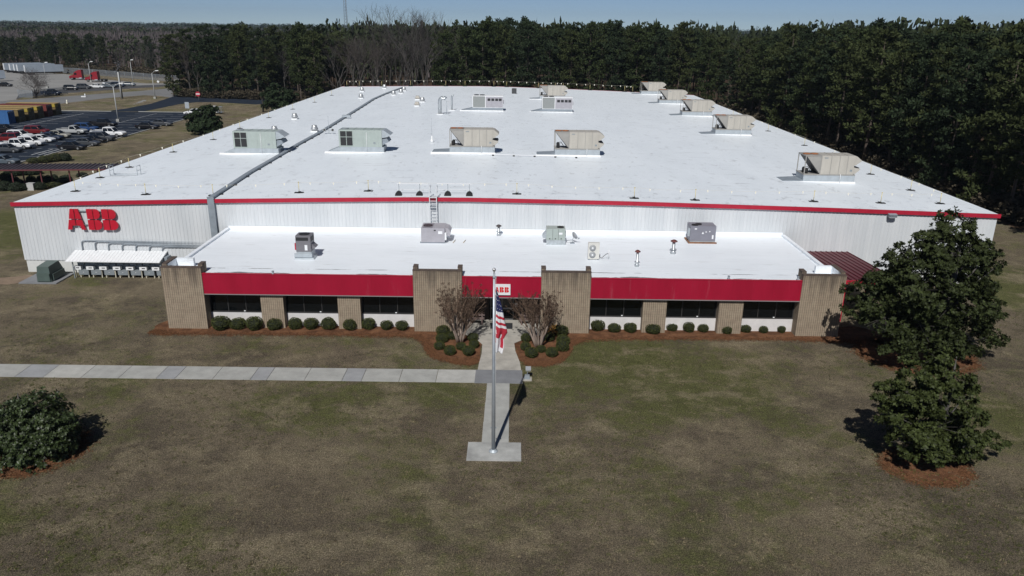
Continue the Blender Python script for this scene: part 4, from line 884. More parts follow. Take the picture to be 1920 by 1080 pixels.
vent(1194, 499, 1.15, .1, RC, 'thin galvanised vent pipe with a rusty cap nearest the red fascia'); vent(1262, 475, 1.0, .13, RC, 'stouter galvanised vent pipe with a rusty cap in front of the purple-grey unit'); vent(935, 441, .8, .11, mat('dark_cap', (.06, .05, .05), .6), 'short vent pipe with a dark cap close to the white wall')
for i, (px, py) in enumerate(((512, 515), (1366, 524), (1529, 511), (1496, 526))):
    p = G(px, py, ZR); t = thing('roof_drain_vent', ['small grey lead vent at the fascia near the first window bay', 'small grey vent at the fascia over the last brick column', 'small grey vent inside the corner brick pier', 'small grey vent where the fascia meets the corner brick pier'][i], 'roof vent', (p.x, p.y, ZR))
    b = MB(); b.lathe([(.14, 0), (.1, .1), (.07, .25)], 8); b.build('pipe', GALV2, t); b = MB(); b.lathe([(.1, .25), (.1, .3), (.03, .33)], 8); b.build('cap', GALV2, t)
# ---------------------------------------------------------------- meter shed
t = thing('meter_shed', 'white ribbed lean-to roof over the electrical cabinets at the warehouse foot', 'lean-to', (-37, 67.2, 0))
xa, xb = W(124, 468, YF).x, W(304, 470, YF).x; yf = 66.35; z0 = W(210, 491, yf).z; zb_ = 2.25; xf0 = W(121.5, 490, yf).x; xf1 = W(299, 492, yf).x
b = MB(); b.prism([(yf, z0 - .06), (YF - .05, zb_ - .06), (YF - .05, zb_), (yf, z0)], xf0, xf1, 'x'); n = 27
for i in range(n + 1):
    x = xf0 + .03 + (xf1 - xf0 - .06) * i / n; b.prism([(yf, z0 + .002), (YF - .06, zb_ + .002), (YF - .06, zb_ + .022), (yf, z0 + .022)], x - .015, x + .015, 'x')
b.build('roof', WHITEP, t, True)
for x in (xf0 + .5, xf1 - .1):
    b = MB(); b.box(x - .04, x + .04, yf + .25, yf + .33, 0, z0 + .0); b.build('post', STEEL, t, True)
b = MB(); b.prism([(yf + .1, z0 - .07), (YF - .06, zb_ - .07), (YF - .06, z0 - .3)], xf1 - .06, xf1 - .03, 'x'); b.build('end_panel', GALV2, t, True)
CREAMP = mat('cream_post', (.50, .47, .38), .7)
def cabinet():
    t = thing('electrical_cabinet', 'x', 'electrical cabinet')
    b = MB(); b.box(-.2, .95, .45, 1.3, .25, 1.9); b.box(-.1, .5, .25, .345, 1.15, 1.75); b.build('back_panel', GALV2, t)
    b = MB(); b.box(-.35, .32, -.05, .3, .78, 1.08); b.box(-.12, .18, -.062, -.05, .92, 1.0, 1); b.build('meter_box', [FLASH, BLACK], t)
    b = MB(); b.box(.02, .95, 0, .32, .28, .74); b.box(.45, .5, -.01, 0, .5, .56, 1); b.build('switch_box', [STEEL, FLASH], t)
    for x in (-.25, .15): 
        b = MB(); b.box(x - .045, x + .045, .05, .12, 0, .278 if x > 0 else .777); b.build('leg', CREAMP, t)
    return t
CB = cabinet()
for i, px in enumerate((145, 168.5, 193, 218.5, 243, 268, 291.5)):
    p = W(px, 499, 66.85); o = CB if i == 0 else dup_at(CB, (0, 0, 0)); o.location = (p.x, 66.85, 0)
    o['label'] = f'grey cabinet with white meter box, {ordinal(i)} under the lean-to counting from the transformer'; o['group'] = 'cabinets under the meter shed'
t = thing('wall_conduit', 'bundle of grey conduits rising from the lean-to and running along the warehouse wall', 'conduit', (-36, YF - .1, 2.3))
cx = [(152, 451), (177, 453), (202, 455.5), (228, 457.5), (253.5, 459), (279, 461), (303.5, 463)]
for i, (px, py) in enumerate(cx):
    q = W(px, py, YF - .12); r = .3; xe = OX0 - .5 if i else -27.9
    pt = [(q.x, YF - .12, 2.15), (q.x, YF - .12, q.z - r)] + [(q.x + r * (1 - math.cos(R(a))), YF - .12, q.z - r + r * math.sin(R(a))) for a in (30, 60, 90)] + [(-26.4, YF - .12, q.z)]
    b = MB(); b.tube(pt, .055, 6); b.build('pipe', GALV2, t, True)
# transformer
t = thing('transformer', 'dark green pad-mounted transformer box on a concrete pad beside the warehouse corner', 'transformer', (-42.2, 66.4, .1))
TG = mat('transformer_green', (.075, .105, .095), .5, var=.12, scale=2)
b = MB(); b.hexa([(-42.85, 65.1, .1), (-41.55, 65.1, .1), (-41.55, 67.6, .1), (-42.85, 67.6, .1)], [(-42.75, 65.25, 1.5), (-41.7, 65.25, 1.5), (-41.7, 66.9, 1.62), (-42.75, 66.9, 1.62)]); b.build('tank', TG, t, True)
b = MB(); b.box(-42.75, -41.62, 65.02, 65.09, .2, .95); b.box(-41.53, -41.47, 65.4, 67.2, .2, .8); b.build('door', TG, t, True)
b = MB(); b.box(-44.4, -41.0, 64.85, 67.9, -.05, .1); tag(b.build('concrete_pad', CONC2), kind='structure')
# ---------------------------------------------------------------- flag pole, flag, ground light
pb = G(925, 848); t = thing('flagpole', 'tall grey steel flagpole with ball finial on the square concrete pad', 'flagpole', (pb.x, pb.y, .07))
zt_ = W(924, 512, pb.y).z
b = MB(); b.tube([(0, 0, 0), (0, 0, 3), (0, 0, zt_ - .07)], [.105, .10, .055], 12); b.build('pole', mat('pole_steel', (.36, .39, .42), .4, .5, var=.08, scale=6), t)
b = MB(); b.lathe([(.26, 0), (.24, .05), (.13, .1), (.12, .14)], 14); b.build('base_collar', GALV, t)
b = MB(); b.lathe([(.03, 0), (.04, .03), (.02, .06), (.06, .10), (.09, .16), (.085, .22), (.05, .27), (.01, .285)], 12); b.build('finial', mat('silver_ball', (.6, .6, .6), .25, .8), t, loc=(0, 0, zt_ - .07))
b = MB(); b.lathe([(.07, 0), (.08, .05), (.07, .1)], 8); b.box(.04, .12, -.04, .04, 0, .1); b.build('truck', GALV2, t, loc=(0, 0, zt_ - .35))
b = MB(); b.box(-.16, .16, -.03, .03, 0, .05); b.build('cleat', GALV2, t, loc=(0, 0, 1.45))
b = MB(); b.tube([(.1, -.06, 1.5), (.11, -.07, 4), (.09, -.06, zt_ - .3)], .008, 4); b.build('halyard', WHITEP, t)
FW_, FR, FB = mat('flag_white', (.68, .68, .70), .8), mat('flag_red', (.42, .02, .04), .8), mat('flag_blue', (.009, .013, .075), .8)
b = MB(); ztop, zbot = W(927, 538, pb.y).z, W(930, 663, pb.y).z; NT, NS = 96, 14
def fedge(t_):   # width of the hanging flag down its length
    return [(0, .03), (.12, .14), (.3, .36), (.45, .5), (.58, .62), (.64, .64), (.70, .52), (.76, .42), (.86, .42), (.93, .38), (1, .34)]
def lerp_tab(T, t_):
    for (a, va), (c, vc) in zip(T, T[1:]):
        if a <= t_ <= c: return va + (vc - va) * (t_ - a) / (c - a)
    return T[-1][1]
for i in range(NT + 1):
    for j in range(NS + 1):
        tt, ss = i / NT, j / NS; wd = lerp_tab(fedge(0), tt)
        z = ztop - tt * (ztop - zbot - .1) - .34 * ss * wd / .6 * (1 - tt * .6)
        fold = .10 * math.sin(ss * 5.2 + tt * 5) * (0.4 + tt) + .05 * math.sin(ss * 11 + 3 * tt)
        b.v.append((.09 + wd * ss + .03 * math.sin(tt * 9) * ss, -.05 + fold * min(1, ss * 3), z))
def fcol(tt, ss):
    if tt < .36 - .03 * ss: return 2
    if tt < .63:
        k_ = int((tt - .36) / .045); return 0 if k_ % 2 == 0 else 1
    if tt < .70: return 1 if ss > .0 + (tt - .63) * 2 else 0
    if tt < .76: return 1 if (.15 if ss < .5 else 0) or ss > .62 or ss < .12 else 0
    if tt < .92: return 1 if .55 < ss < .9 or (ss < .1 and tt < .84) else 0
    return 0
for i in range(NT):
    for j in range(NS):
        a = i * (NS + 1) + j; b.f.append((a, a + 1, a + NS + 2, a + NS + 1)); b.mi.append(fcol((i + .5) / NT, (j + .5) / NS)); b.sm.append(True)
fl = b.build('flag', [FW_, FR, FB], None, fix=False); fl.location = (pb.x, pb.y, 0)
tag(fl, 'limp stars and stripes flag drooping from the flagpole in front of the entrance', 'flag')
sm_ = fl.modifiers.new('thickness', 'SOLIDIFY'); sm_.thickness = .006
me = fl.data
st = MB(); rs = random.Random(4)
for i in range(5, 33, 6):
    for j in range(2 + (i // 4) % 2 * 2, NS, 4):
        v = Vector(me.vertices[i * (NS + 1) + j].co)
        if lerp_tab(fedge(0), i / NT) < .1: continue
        r = .028; st.add([(v.x + r * (1 if k_ % 2 == 0 else .45) * math.sin(k_ * math.pi / 5), v.y - .02, v.z + r * (1 if k_ % 2 == 0 else .45) * math.cos(k_ * math.pi / 5)) for k_ in range(10)], [tuple(range(10))])
st.build('star_pattern', FW_, fl, fix=False)
p = G(988, 712); t = thing('ground_floodlight', 'silver floodlight on a short arm over a grey box beside the walkway crossing', 'floodlight', (p.x, p.y, 0))
b = MB(); b.box(-.32, .32, -.22, .3, 0, .08); b.build('base_slab', CONC3, t)
b = MB(); b.hexa([(-.2, -.12, .083), (.2, -.12, .083), (.2, .15, .083), (-.2, .15, .083)], [(-.15, -.06, .34), (.17, -.06, .34), (.17, .15, .34), (-.15, .15, .34)]); b.build('ballast_box', STEEL, t)
b = MB(); b.tube([(.0, .12, .34), (.08, .18, .62)], .03, 6); b.build('arm', STEEL, t)
b = MB(); b.hexa([(-.08, .05, .6), (.24, .05, .6), (.24, .4, .52), (-.08, .4, .52)], [(-.1, .0, .72), (.26, .0, .72), (.26, .38, .82), (-.1, .38, .82)]); b.build('lamp_head', mat('lamp_silver', (.6, .62, .63), .3, .5), t)
# ================================================================ vegetation
def leafmat(name, col, rough=.55, isl=.45, spec=.4, trans=0.0):
    m = mat(name, col, rough, island=isl, spec=spec); return m
PINE1 = leafmat('pine_needles', (.034, .046, .018), .85, .28, .08); PINE2 = leafmat('pine_needles_olive', (.042, .052, .020), .85, .28, .08); PINE3 = leafmat('pine_needles_dark', (.026, .038, .019), .85, .28, .08)
BARK = mat('pine_bark', (.085, .065, .052), .9, var=.3, scale=2, stretch=(4, 4, .6)); GBARK = mat('grey_bark', (.075, .068, .062), .9, var=.25, scale=3, stretch=(3, 3, .5))
def quadleaf(b, c, u, v, mi=0):
    b.add([c - u - v * .35, c + u * .1 - v, c + u, c + u * .1 + v], [(0, 1, 2, 3)], mi)
def rdir(r, flat=1.0):
    while True:
        v = Vector((r.uniform(-1, 1), r.uniform(-1, 1), r.uniform(-1, 1)))
        if .05 < v.length < 1: v.z *= flat; return v.normalized()
def tuft(b, r, c, rad, n, ls, lw, up=.5):
    for _ in range(n):
        d = rdir(r); p = c + Vector((d.x * rad, d.y * rad, d.z * rad * .55)) * r.uniform(.35, 1.0)
        u = (d + Vector((0, 0, up * r.uniform(.2, 1)))).normalized(); v = u.cross(rdir(r)).normalized()
        quadleaf(b, p, u * ls * r.uniform(.7, 1.2), v * lw * r.uniform(.7, 1.3))
def pine_meshes(seed, h, low, spread, nb, dens, ls):
    r = random.Random(seed); t = MB(); bend = (r.uniform(-.6, .6), r.uniform(-.6, .6))
    ax = lambda z: Vector((bend[0] * math.sin(z / h * 2.2), bend[1] * math.sin(z / h * 2.0), z))
    t.tube([ax(h * q) for q in (0, .15, .4, .7, .95)], [.30, .24, .19, .11, .03], 6)
    c = MB(); lop = r.uniform(0, 6.28)
    for i in range(nb):
        q = low + (.97 - low) * ((i + r.random()) / nb) ** .9; z = h * q; k = (q - low) / (1 - low)
        a = i * 2.4 + r.uniform(-.6, .6)
        L = spread * math.sqrt(max(.03, 1 - ((k - .42) / .64) ** 2)) * r.uniform(.55, 1.15) * (1 + .22 * math.cos(a - lop))
        d = Vector((math.cos(a), math.sin(a), r.uniform(-.12, .25) + k * .3)); o = ax(z)
        if L > 1.1 and i % 2 == 0: t.tube([o, o + d * L * .55, o + d * L * .9], [.06, .04, .015], 3, caps=False)
        n = max(1, round(L / 1.25))
        for j in range(n):
            s = L * (.40 + .60 * (j + r.random() * .7) / n)
            p = o + d * s + Vector((r.uniform(-.5, .5), r.uniform(-.5, .5), r.uniform(-.2, .4))) * (.3 + .18 * L)
            rad = r.uniform(.7, 1.25); tuft(c, r, p, rad, int(dens * rad), ls, ls * .42)
    for _ in range(5): tuft(c, r, ax(h * r.uniform(.93, .98)) + rdir(r) * r.uniform(.3, 1.0), .7, int(dens * .8), ls, ls * .42)
    return t, c
def tree_proto(name, lab, cat, tm, cm, tmat, cmat):
    t = thing(name, lab, cat); tm.build('trunk', tmat, t, fix=False); cm.build('crown', cmat, t, fix=False); return t
PT = []
for i in range(7):
    lowb = (.42, .50, .55, .46, .16, .06, .28)[i]
    tm, cm = pine_meshes(50 + i, 23.0, lowb, (4.0, 4.3, 3.7, 4.7, 4.4, 4.6, 4.2)[i], (40, 42, 36, 44, 58, 66, 52)[i], 34, .36)
    PT.append(('pine_tree', tm.mesh('trunk', BARK, fix=False), [cm.mesh('crown', m, fix=False) for m in (PINE1, PINE2, PINE3)]))
def put_tree(kind, x, y, s, rz_, lab, cat, grp, tmesh, cmesh, z=0, sz=None):
    t = thing(kind, lab, cat, (x, y, z), rz_, grp); t.scale = (s * rnd.uniform(.92, 1.1), s * rnd.uniform(.92, 1.1), sz or s)
    for n_, me in (('trunk', tmesh), ('crown', cmesh)):
        o = bpy.data.objects.new(n_, me); COL.objects.link(o); o.parent = t
    return t
# bare broadleaf trees
def bare_meshes(seed, h, multi=1, spread=.42, twig=True, depth=5):
    r = random.Random(seed); t = MB(); c = MB()
    def grow(p, d, L, rad, k):
        n = 3; pts = [p]; q = p; dd = d
        for i in range(n):
            dd = (dd + rdir(r) * .16 + Vector((0, 0, .05))).normalized(); q = q + dd * L / n; pts.append(q)
        (t if k >= depth - 1 else c).tube(pts, [rad, rad * .88, rad * .75, rad * .6], 5 if k > 3 else 3, caps=False)
        if k == 0: return
        for i in range(3 if k > 1 else 4):
            b = pts[-1] if i < 2 else pts[r.choice((1, 2))]
            nd = (dd + rdir(r) * spread * 1.7 + Vector((0, 0, .15))).normalized()
            grow(b, nd, L * r.uniform(.62, .8), max(.012, rad * .55), k - 1)
    for m in range(multi):
        d = Vector((r.uniform(-.35, .35), r.uniform(-.35, .35), 1)).normalized() if multi > 1 else Vector((r.uniform(-.06, .06), r.uniform(-.06, .06), 1))
        grow(Vector((r.uniform(-.2, .2), r.uniform(-.2, .2), 0)) if multi > 1 else Vector((0, 0, 0)), d, h * .33, h * .012, depth)
    return t, c
BT = []
TW = [mat('bare_twigs_grey', (.068, .061, .058), .9, island=.25), mat('bare_twigs_brown', (.062, .050, .045), .9, island=.25)]
for i in range(5):
    tm, cm = bare_meshes(200 + i, 19, spread=(.34, .42, .38, .46, .36)[i])
    BT.append((tm.mesh('trunk', GBARK, fix=False), [cm.mesh('crown', m, fix=False) for m in TW]))
NP = [0]
def pine(x, y, h, lab, grp, edge=False):
    if NP[0] >= 298: return
    NP[0] += 1; i = rnd.choice((4, 5, 6)) if edge else rnd.choice((0, 1, 2, 3, 6))
    _, tm, cms = PT[i]; s = h / 23.0
    put_tree('pine_tree', x, y, s, rnd.uniform(0, 6.28), lab, 'pine tree', grp, tm, rnd.choice(cms), sz=s)
def bare(x, y, h, lab, grp):
    tm, cms = rnd.choice(BT); s = h / 19 * 1.12; put_tree('bare_tree', x, y, s, rnd.uniform(0, 6.28), lab, 'bare tree', grp, tm, rnd.choice(cms), sz=s)
def inview(x, y, m=1.0): return abs(x) < .69 * y * m + 6
# wood beside the warehouse
ge = 'pines of the wood beside the warehouse'
for row in range(6):
    y = 66 + rnd.uniform(0, 3)
    while y < 214:
        x = 63.5 + row * 6.2 + rnd.uniform(-1.8, 1.8) + (2.5 if y < 80 else 0); yy = y + rnd.uniform(-1.5, 1.5)
        if inview(x, yy):
            pine(x, yy, rnd.uniform(18.0, 23.4) + (0.6 if row > 1 else 0) - (2.0 if yy > 185 else 0), ['dense green pine on the inner edge of the wood beside the warehouse', 'tall dark pine deeper in the wood beside the warehouse, behind the edge row'][min(row, 1)], ge if row == 0 else 'deeper pines beside the warehouse', row < 2)
        y += rnd.uniform(5.2, 7.4) + row * .5
# wood behind the warehouse
for row in range(5):
    x = -62.0
    while x < 75 + row * 12:
        yy = 226 + row * 7.5 + rnd.uniform(-2, 2) - max(0, x) * .10; isb = (-54 < x < -24 and row < 4) or rnd.random() < .10
        if isb: bare(x, yy, (rnd.uniform(25, 27.5) if -42 < x < -18 and row > 1 and rnd.random() < .6 else rnd.uniform(17, 22)), 'leafless grey-brown tree in the wood behind the warehouse roof' if not (-54 < x < -24) else 'leafless tree in the bare gap of the wood behind the warehouse', 'bare trees behind the warehouse' if not (-54 < x < -24) else 'bare trees in the gap behind the warehouse')
        else: pine(x, yy, rnd.uniform(17.2, 22.2) + (2.2 if -20 < x < 52 else 0) - (1.2 if x > 58 else 0), ['tall pine in the front row of the wood behind the warehouse back eave', 'tall pine deeper in the wood behind the warehouse back eave'][min(row, 1)], 'front row of pines behind the warehouse' if row == 0 else 'deeper pines behind the warehouse', row < 1)
        x += rnd.uniform(5, 7.2)
# wood at the far end of the driveway
for row in range(5):
    x = -108.0 + row * 2
    while x < -60:
        yy = 246 + row * 8 + rnd.uniform(-2.5, 2.5) - (x + 85) * .06
        if rnd.random() < .20: bare(x, yy, rnd.uniform(14, 20), 'leafless tree among pines where the driveway meets the wood', 'bare trees at the driveway end')
        else: pine(x, yy, rnd.uniform(16, 22), 'dark pine where the driveway meets the wood' if row == 0 else 'dark pine behind the trees at the driveway end', 'edge pines at the driveway end' if row == 0 else 'pines at the driveway end', True)
        x += rnd.uniform(3.8, 5.6)
# tree line beyond the truck yard
for row in range(3):
    for i in range(24):
        f = i / 23; q = Vector((-300, 392)).lerp(Vector((-122, 330)), f) + Vector((.35, .93)) * (row * 9 + 8) ; x, yy = q.x + rnd.uniform(-3, 3), q.y + rnd.uniform(-3, 3)
        if not inview(x, yy, 1.02): continue
        if rnd.random() < (.25 if f < .55 else .6): bare(x, yy, rnd.uniform(9, 13), 'leafless tree in the tree line beyond the truck yard fence', 'bare trees beyond the truck yard')
        else: pine(x, yy, rnd.uniform(12.5, 16.5), 'bushy dark pine in the tree line beyond the truck yard fence', 'pines beyond the truck yard', True)
# distant woods: nobody could count these
def distant(name, m, seed, n, fn, rad, faces, hgt, twig=False, zc=.68, zs=.34):
    r = random.Random(seed); b = MB(); T = []
    for _ in range(5):                                   # five crowns of small leaf sprays, repeated with their own size and turn
        L = []
        for _ in range(faces):
            d = rdir(r) * r.uniform(.6, 1.05); p = Vector((d.x, d.y, d.z))
            if twig: u = (Vector((d.x * .5, d.y * .5, 1)) + rdir(r) * .5).normalized() * r.uniform(.25, .5); v = u.cross(rdir(r)).normalized() * .035
            else: u = rdir(r) * r.uniform(.14, .24); v = u.cross(rdir(r)).normalized() * r.uniform(.10, .17)
            L += [p - u, p - v, p + u, p + v]
        T.append(L)
    V, Fc = b.v, b.f
    for _ in range(n):
        x, y = fn(r); h = hgt * r.uniform(.78, 1.15); rr = rad * r.uniform(.8, 1.3) * (1 + y / 2500); a = r.uniform(0, 6.28); ca, sa = math.cos(a) * rr, math.sin(a) * rr; k0 = len(V); hz, sz = h * zc, h * zs
        for p in T[r.randrange(5)]: V.append((x + p.x * ca - p.y * sa, y + p.x * sa + p.y * ca, hz + p.z * sz))
        for i in range(faces): Fc.append((k0 + 4 * i, k0 + 4 * i + 1, k0 + 4 * i + 2, k0 + 4 * i + 3))
        k0 = len(V); V += [(x - .25, y, 0), (x + .25, y, 0), (x, y, h * .9)]; Fc.append((k0, k0 + 1, k0 + 2))
    b.mi = [0] * len(Fc); b.sm = [False] * len(Fc)
    o = b.build(name, m, fix=False); tag(o, kind='stuff'); return o
def wedge(y0, y1, x0, x1):
    def f(r):
        y = y0 + (y1 - y0) * r.random() ** 1.4; return (x0 + (x1 - x0) * r.random()) * y, y
    return f
FARP = mat('far_pine_woods', (.032, .041, .020), .9, island=.45, spec=.08); FARB = mat('far_bare_woods', (.112, .096, .096), .9, island=.3, spec=.1)
distant('pine_woods', FARP, 1, 900, lambda r: ((r.uniform(100, 260), r.uniform(100, 330))), 3.4, 90, 22)
distant('pine_woods', FARP, 2, 900, lambda r: (r.uniform(-75, 330), r.uniform(268, 420)), 3.5, 80, 21)
distant('bare_woods', FARB, 3, 1300, lambda r: (lambda f, q: (-360 + 330 * f + r.uniform(-10, 10), 440 - 90 * f + q * 190))(r.random(), r.random()), 3.6, 80, 14, True)
distant('pine_woods', FARP, 7, 130, lambda r: (lambda f, q: (-380 + 330 * f + r.uniform(-10, 10), 430 - 90 * f + q * 120))(r.random(), r.random()), 3.6, 80, 15)
distant('pine_woods', FARP, 4, 700, lambda r: (lambda f, q: (-560 + 460 * f, 690 - 90 * f + q * 130))(r.random(), r.random()), 4.0, 70, 15.5)
distant('bare_woods', FARB, 5, 800, wedge(760, 1000, -.75, .1), 4.0, 60, 15, True)
distant('pine_woods', mat('distant_pine_woods', (.034, .046, .034), .9, island=.35, spec=.08), 6, 3600, wedge(950, 3200, -.8, .8), 5.5, 36, 17.5)
UND = mat('undergrowth_twigs', (.060, .050, .034), .9, island=.5, spec=.1)
def along(pts, wd):
    def f(r):
        i = r.randrange(len(pts) - 1); q = Vector(pts[i]).lerp(Vector(pts[i + 1]), r.random()); return q.x + r.uniform(-wd, wd), q.y + r.uniform(-wd, wd)
    return f
distant('undergrowth', UND, 8, 420, along([(-60, 240), (-84, 245), (-104, 249)], 3.5), 1.5, 60, 2.6, False, .45, .5)
distant('undergrowth', UND, 9, 420, along([(-58, 226), (0, 226), (60, 218)], 3.0), 1.6, 60, 2.8, False, .45, .5)
distant('undergrowth', UND, 10, 420, along([(65, 85), (66, 124), (65, 170), (63, 210)], 2.6), 1.5, 60, 2.4, False, .45, .5)
distant('undergrowth', UND, 11, 500, along([(-300, 400), (-215, 366), (-130, 334)], 5), 1.8, 50, 3.2, False, .45, .5)
distant('undergrowth', UND, 12, 160, along([(-119, 322), (-116, 285), (-106, 252)], 3), 1.6, 50, 2.6, False, .45, .5)

# ---------------------------------------------------------------- magnolias
LEAF = leafmat('magnolia_leaf', (.038, .048, .015), .55, .6, .12); LEAF2 = leafmat('magnolia_leaf_dark', (.029, .037, .013), .55, .6, .1)
def rosette(b, r, c, n, ls, up):
    ax = (up + rdir(r) * .5).normalized()
    s = ax.cross(Vector((.3, .2, 1)) if abs(ax.z) < .9 else Vector((1, 0, 0))).normalized(); q = ax.cross(s)
    for i in range(n):
        a = 2 * math.pi * i / n + r.uniform(-.3, .3); d = (s * math.cos(a) + q * math.sin(a)) * .9 + ax * r.uniform(.1, .7); d.normalize()
        v = d.cross(ax).normalized() * ls * .30; p = c + d * ls * .55
        quadleaf(b, p, d * ls * .55 * r.uniform(.8, 1.2), v)
def magnolia(seed, lobes, n, ls, trunk_h, tr, fill=.75, nsub=15, br=(.24, .46)):
    """lobes: (x, y, z, rx, ry, rz) leafy masses carried on limbs"""
    r = random.Random(seed); t = MB(); c = MB(); top = Vector((0, 0, trunk_h))
    t.tube([(0, 0, 0), (0, 0, trunk_h * .3), (.05, 0, trunk_h * .7), (0, .05, trunk_h)], [tr * 1.3, tr, tr * .6, tr * .15], 8)
    wts = [(l[3] * l[4] + l[4] * l[5] + l[3] * l[5]) for l in lobes]; tot = sum(wts)
    for l, w_ in zip(lobes, wts):
        p = Vector(l[:3]); s = Vector((0, 0, max(.5, min(trunk_h * .9, l[2] * .62))))
        t.tube([s, s.lerp(p, .55) + Vector((0, 0, -.1)), p], [tr * .38, tr * .22, tr * .08], 5)
        subs = []
        for _ in range(nsub):                              # each mass breaks into boughs with gaps between them
            d = rdir(r); q = fill + (1.05 - fill) * r.random(); subs.append((p + Vector((d.x * l[3], d.y * l[4], d.z * l[5])) * q, d, r.uniform(*br)))
        for _ in range(int(n * w_ / tot)):
            if r.random() < .1: d = rdir(r); pp = p + Vector((d.x * l[3], d.y * l[4], d.z * l[5])) * r.uniform(.2, .9)
            else:
                c0, d0, f = r.choice(subs); e = rdir(r); m_ = (l[3] + l[4]) * .5 * f; pp = c0 + Vector((e.x * m_, e.y * m_, e.z * m_ * .55)) * r.uniform(.5, 1.0); d = (d0 + e * .8).normalized()
            if pp.z < .12: continue
            rosette(c, r, pp, r.choice((5, 6, 7)), ls * r.uniform(.7, 1.25), (d + Vector((0, 0, .5))).normalized())
        for _ in range(7):
            d = rdir(r); q = p + Vector((d.x * l[3], d.y * l[4], d.z * l[5])) * .85; t.tube([p, q], [tr * .07, .012], 3, caps=False)
    return t, c
def lobes_from(px_list, Y, base, depth, k_=1.0):
    """leafy masses read off the photograph: (px, py, half-width px, half-height px, dy)"""
    out = []
    for px, py, hw, hh, dy in px_list:
        q = W(px, py, base.y + dy); d = (q - CPOS).dot(FW); out.append((q.x - base.x, dy, q.z, hw * d / F_PX * k_, min(hw * d / F_PX * depth, 2.6) * k_, hh * d / F_PX * 1.03 * k_))
    return out
# large tree
bb = Vector((30.6, 50.4, 0))
lb = [(1785, 425, 45, 27, .2), (1742, 452, 34, 26, -.6), (1822, 462, 36, 28, .6), (1775, 475, 60, 35, -.2), (1700, 482, 40, 24, -.3), (1850, 480, 28, 24, .3), (1868, 500, 12, 18, .2), (1770, 520, 75, 40, -1.0), (1665, 515, 42, 28, .3), (1830, 530, 40, 36, .4),
      (1705, 545, 70, 38, -1.2), (1630, 548, 44, 26, .4), (1785, 570, 70, 42, -1.6), (1612, 580, 30, 26, .2), (1660, 595, 52, 36, -1.1), (1835, 595, 42, 36, .2), (1725, 610, 66, 40, -1.8), (1800, 630, 54, 34, -1.0), (1855, 632, 28, 14, .2), (1690, 640, 44, 26, -1.4), (1770, 650, 46, 24, -1.8),
      (1790, 500, 60, 36, 2.2), (1720, 570, 66, 42, 2.4), (1650, 570, 40, 30, 2.0), (1810, 590, 54, 44, 2.4)]
tm, cm = magnolia(5, lobes_from(lb, 0, bb, .8), 12500, .20, 9.6, .30, .68, 15, (.24, .46))
t = tree_proto('magnolia_tree', 'biggest dark evergreen magnolia, hiding the forest end of the office building', 'magnolia tree', tm, cm, GBARK, LEAF2); t.location = bb
# smaller tree in front
bb = Vector((23.3, 36.6, 0))
lb = [(1755, 672, 32, 20, .3), (1725, 700, 46, 28, .0), (1778, 710, 46, 32, .2), (1700, 735, 44, 26, -.3), (1765, 748, 62, 36, -.4), (1668, 735, 34, 16, .2), (1810, 740, 26, 24, .3), (1690, 785, 46, 32, -.4), (1755, 800, 66, 38, -.7), (1815, 790, 36, 28, .2), (1850, 828, 34, 17, .0), (1800, 835, 40, 26, -.4), (1705, 830, 44, 26, -.7), (1760, 848, 44, 22, -.9), (1740, 760, 60, 40, 1.3), (1780, 810, 56, 36, 1.4), (1820, 855, 18, 12, -.5), (1885, 832, 8, 5, 0)]
tm, cm = magnolia(6, lobes_from(lb, 0, bb, .8, .93), 6800, .18, 6.4, .16, .7, 11, (.22, .44))
t = tree_proto('magnolia_tree', 'smaller bright green magnolia on a ring of pine straw in front of the biggest one', 'magnolia tree', tm, cm, GBARK, LEAF); t.location = bb
# round bush at the other side of the lawn
bb = Vector((-26.4, 36.6, 0))
lb = [(70, 772, 52, 36, .2), (30, 800, 56, 44, .0), (95, 806, 44, 44, .0), (10, 840, 48, 36, -.5), (70, 840, 58, 36, -.7), (112, 800, 28, 34, .4), (-30, 820, 50, 50, .3), (60, 800, 70, 50, 1.2), (30, 858, 46, 20, -.9), (100, 835, 38, 28, -.3)]
tm, cm = magnolia(7, lobes_from(lb, 0, bb, .85, .92), 7500, .15, 3.6, .14, .88, 26, (.30, .5))
t = tree_proto('magnolia_bush', 'dense rounded dark green evergreen on the lawn below the sidewalk, on pine straw', 'evergreen bush', tm, cm, GBARK, leafmat('bush_leaf', (.032, .046, .016), .45, .6, .28)); t.location = bb
# evergreens by the car park
for (bx, by, lb, n, lab) in ((-66.0, 163.5, [(398, 203, 9, 7, 0), (385, 215, 22, 13, 0), (365, 228, 17, 13, 0), (398, 230, 18, 15, 0), (378, 240, 24, 12, -.8), (385, 228, 26, 18, 1.2)], 900, 'dark evergreen tree between the parking lot and the warehouse eave'),
                            (-66.5, 206.0, [(522, 172, 24, 16, 0), (505, 186, 18, 14, 0), (540, 188, 20, 14, 0), (520, 195, 30, 10, 0), (520, 182, 26, 18, 2)], 900, 'broad dark evergreen behind the warehouse side eave, under the pine wood')):
    bb = Vector((bx, by, 0)); tm, cm = magnolia(int(-bx), lobes_from(lb, 0, bb, .9), n * 3, .36, 4.5, .2)
    t = tree_proto('evergreen_tree', lab, 'evergreen tree', tm, cm, GBARK, leafmat('evergreen_leaf', (.020, .032, .014), .7, .5, .12)); t.location = bb

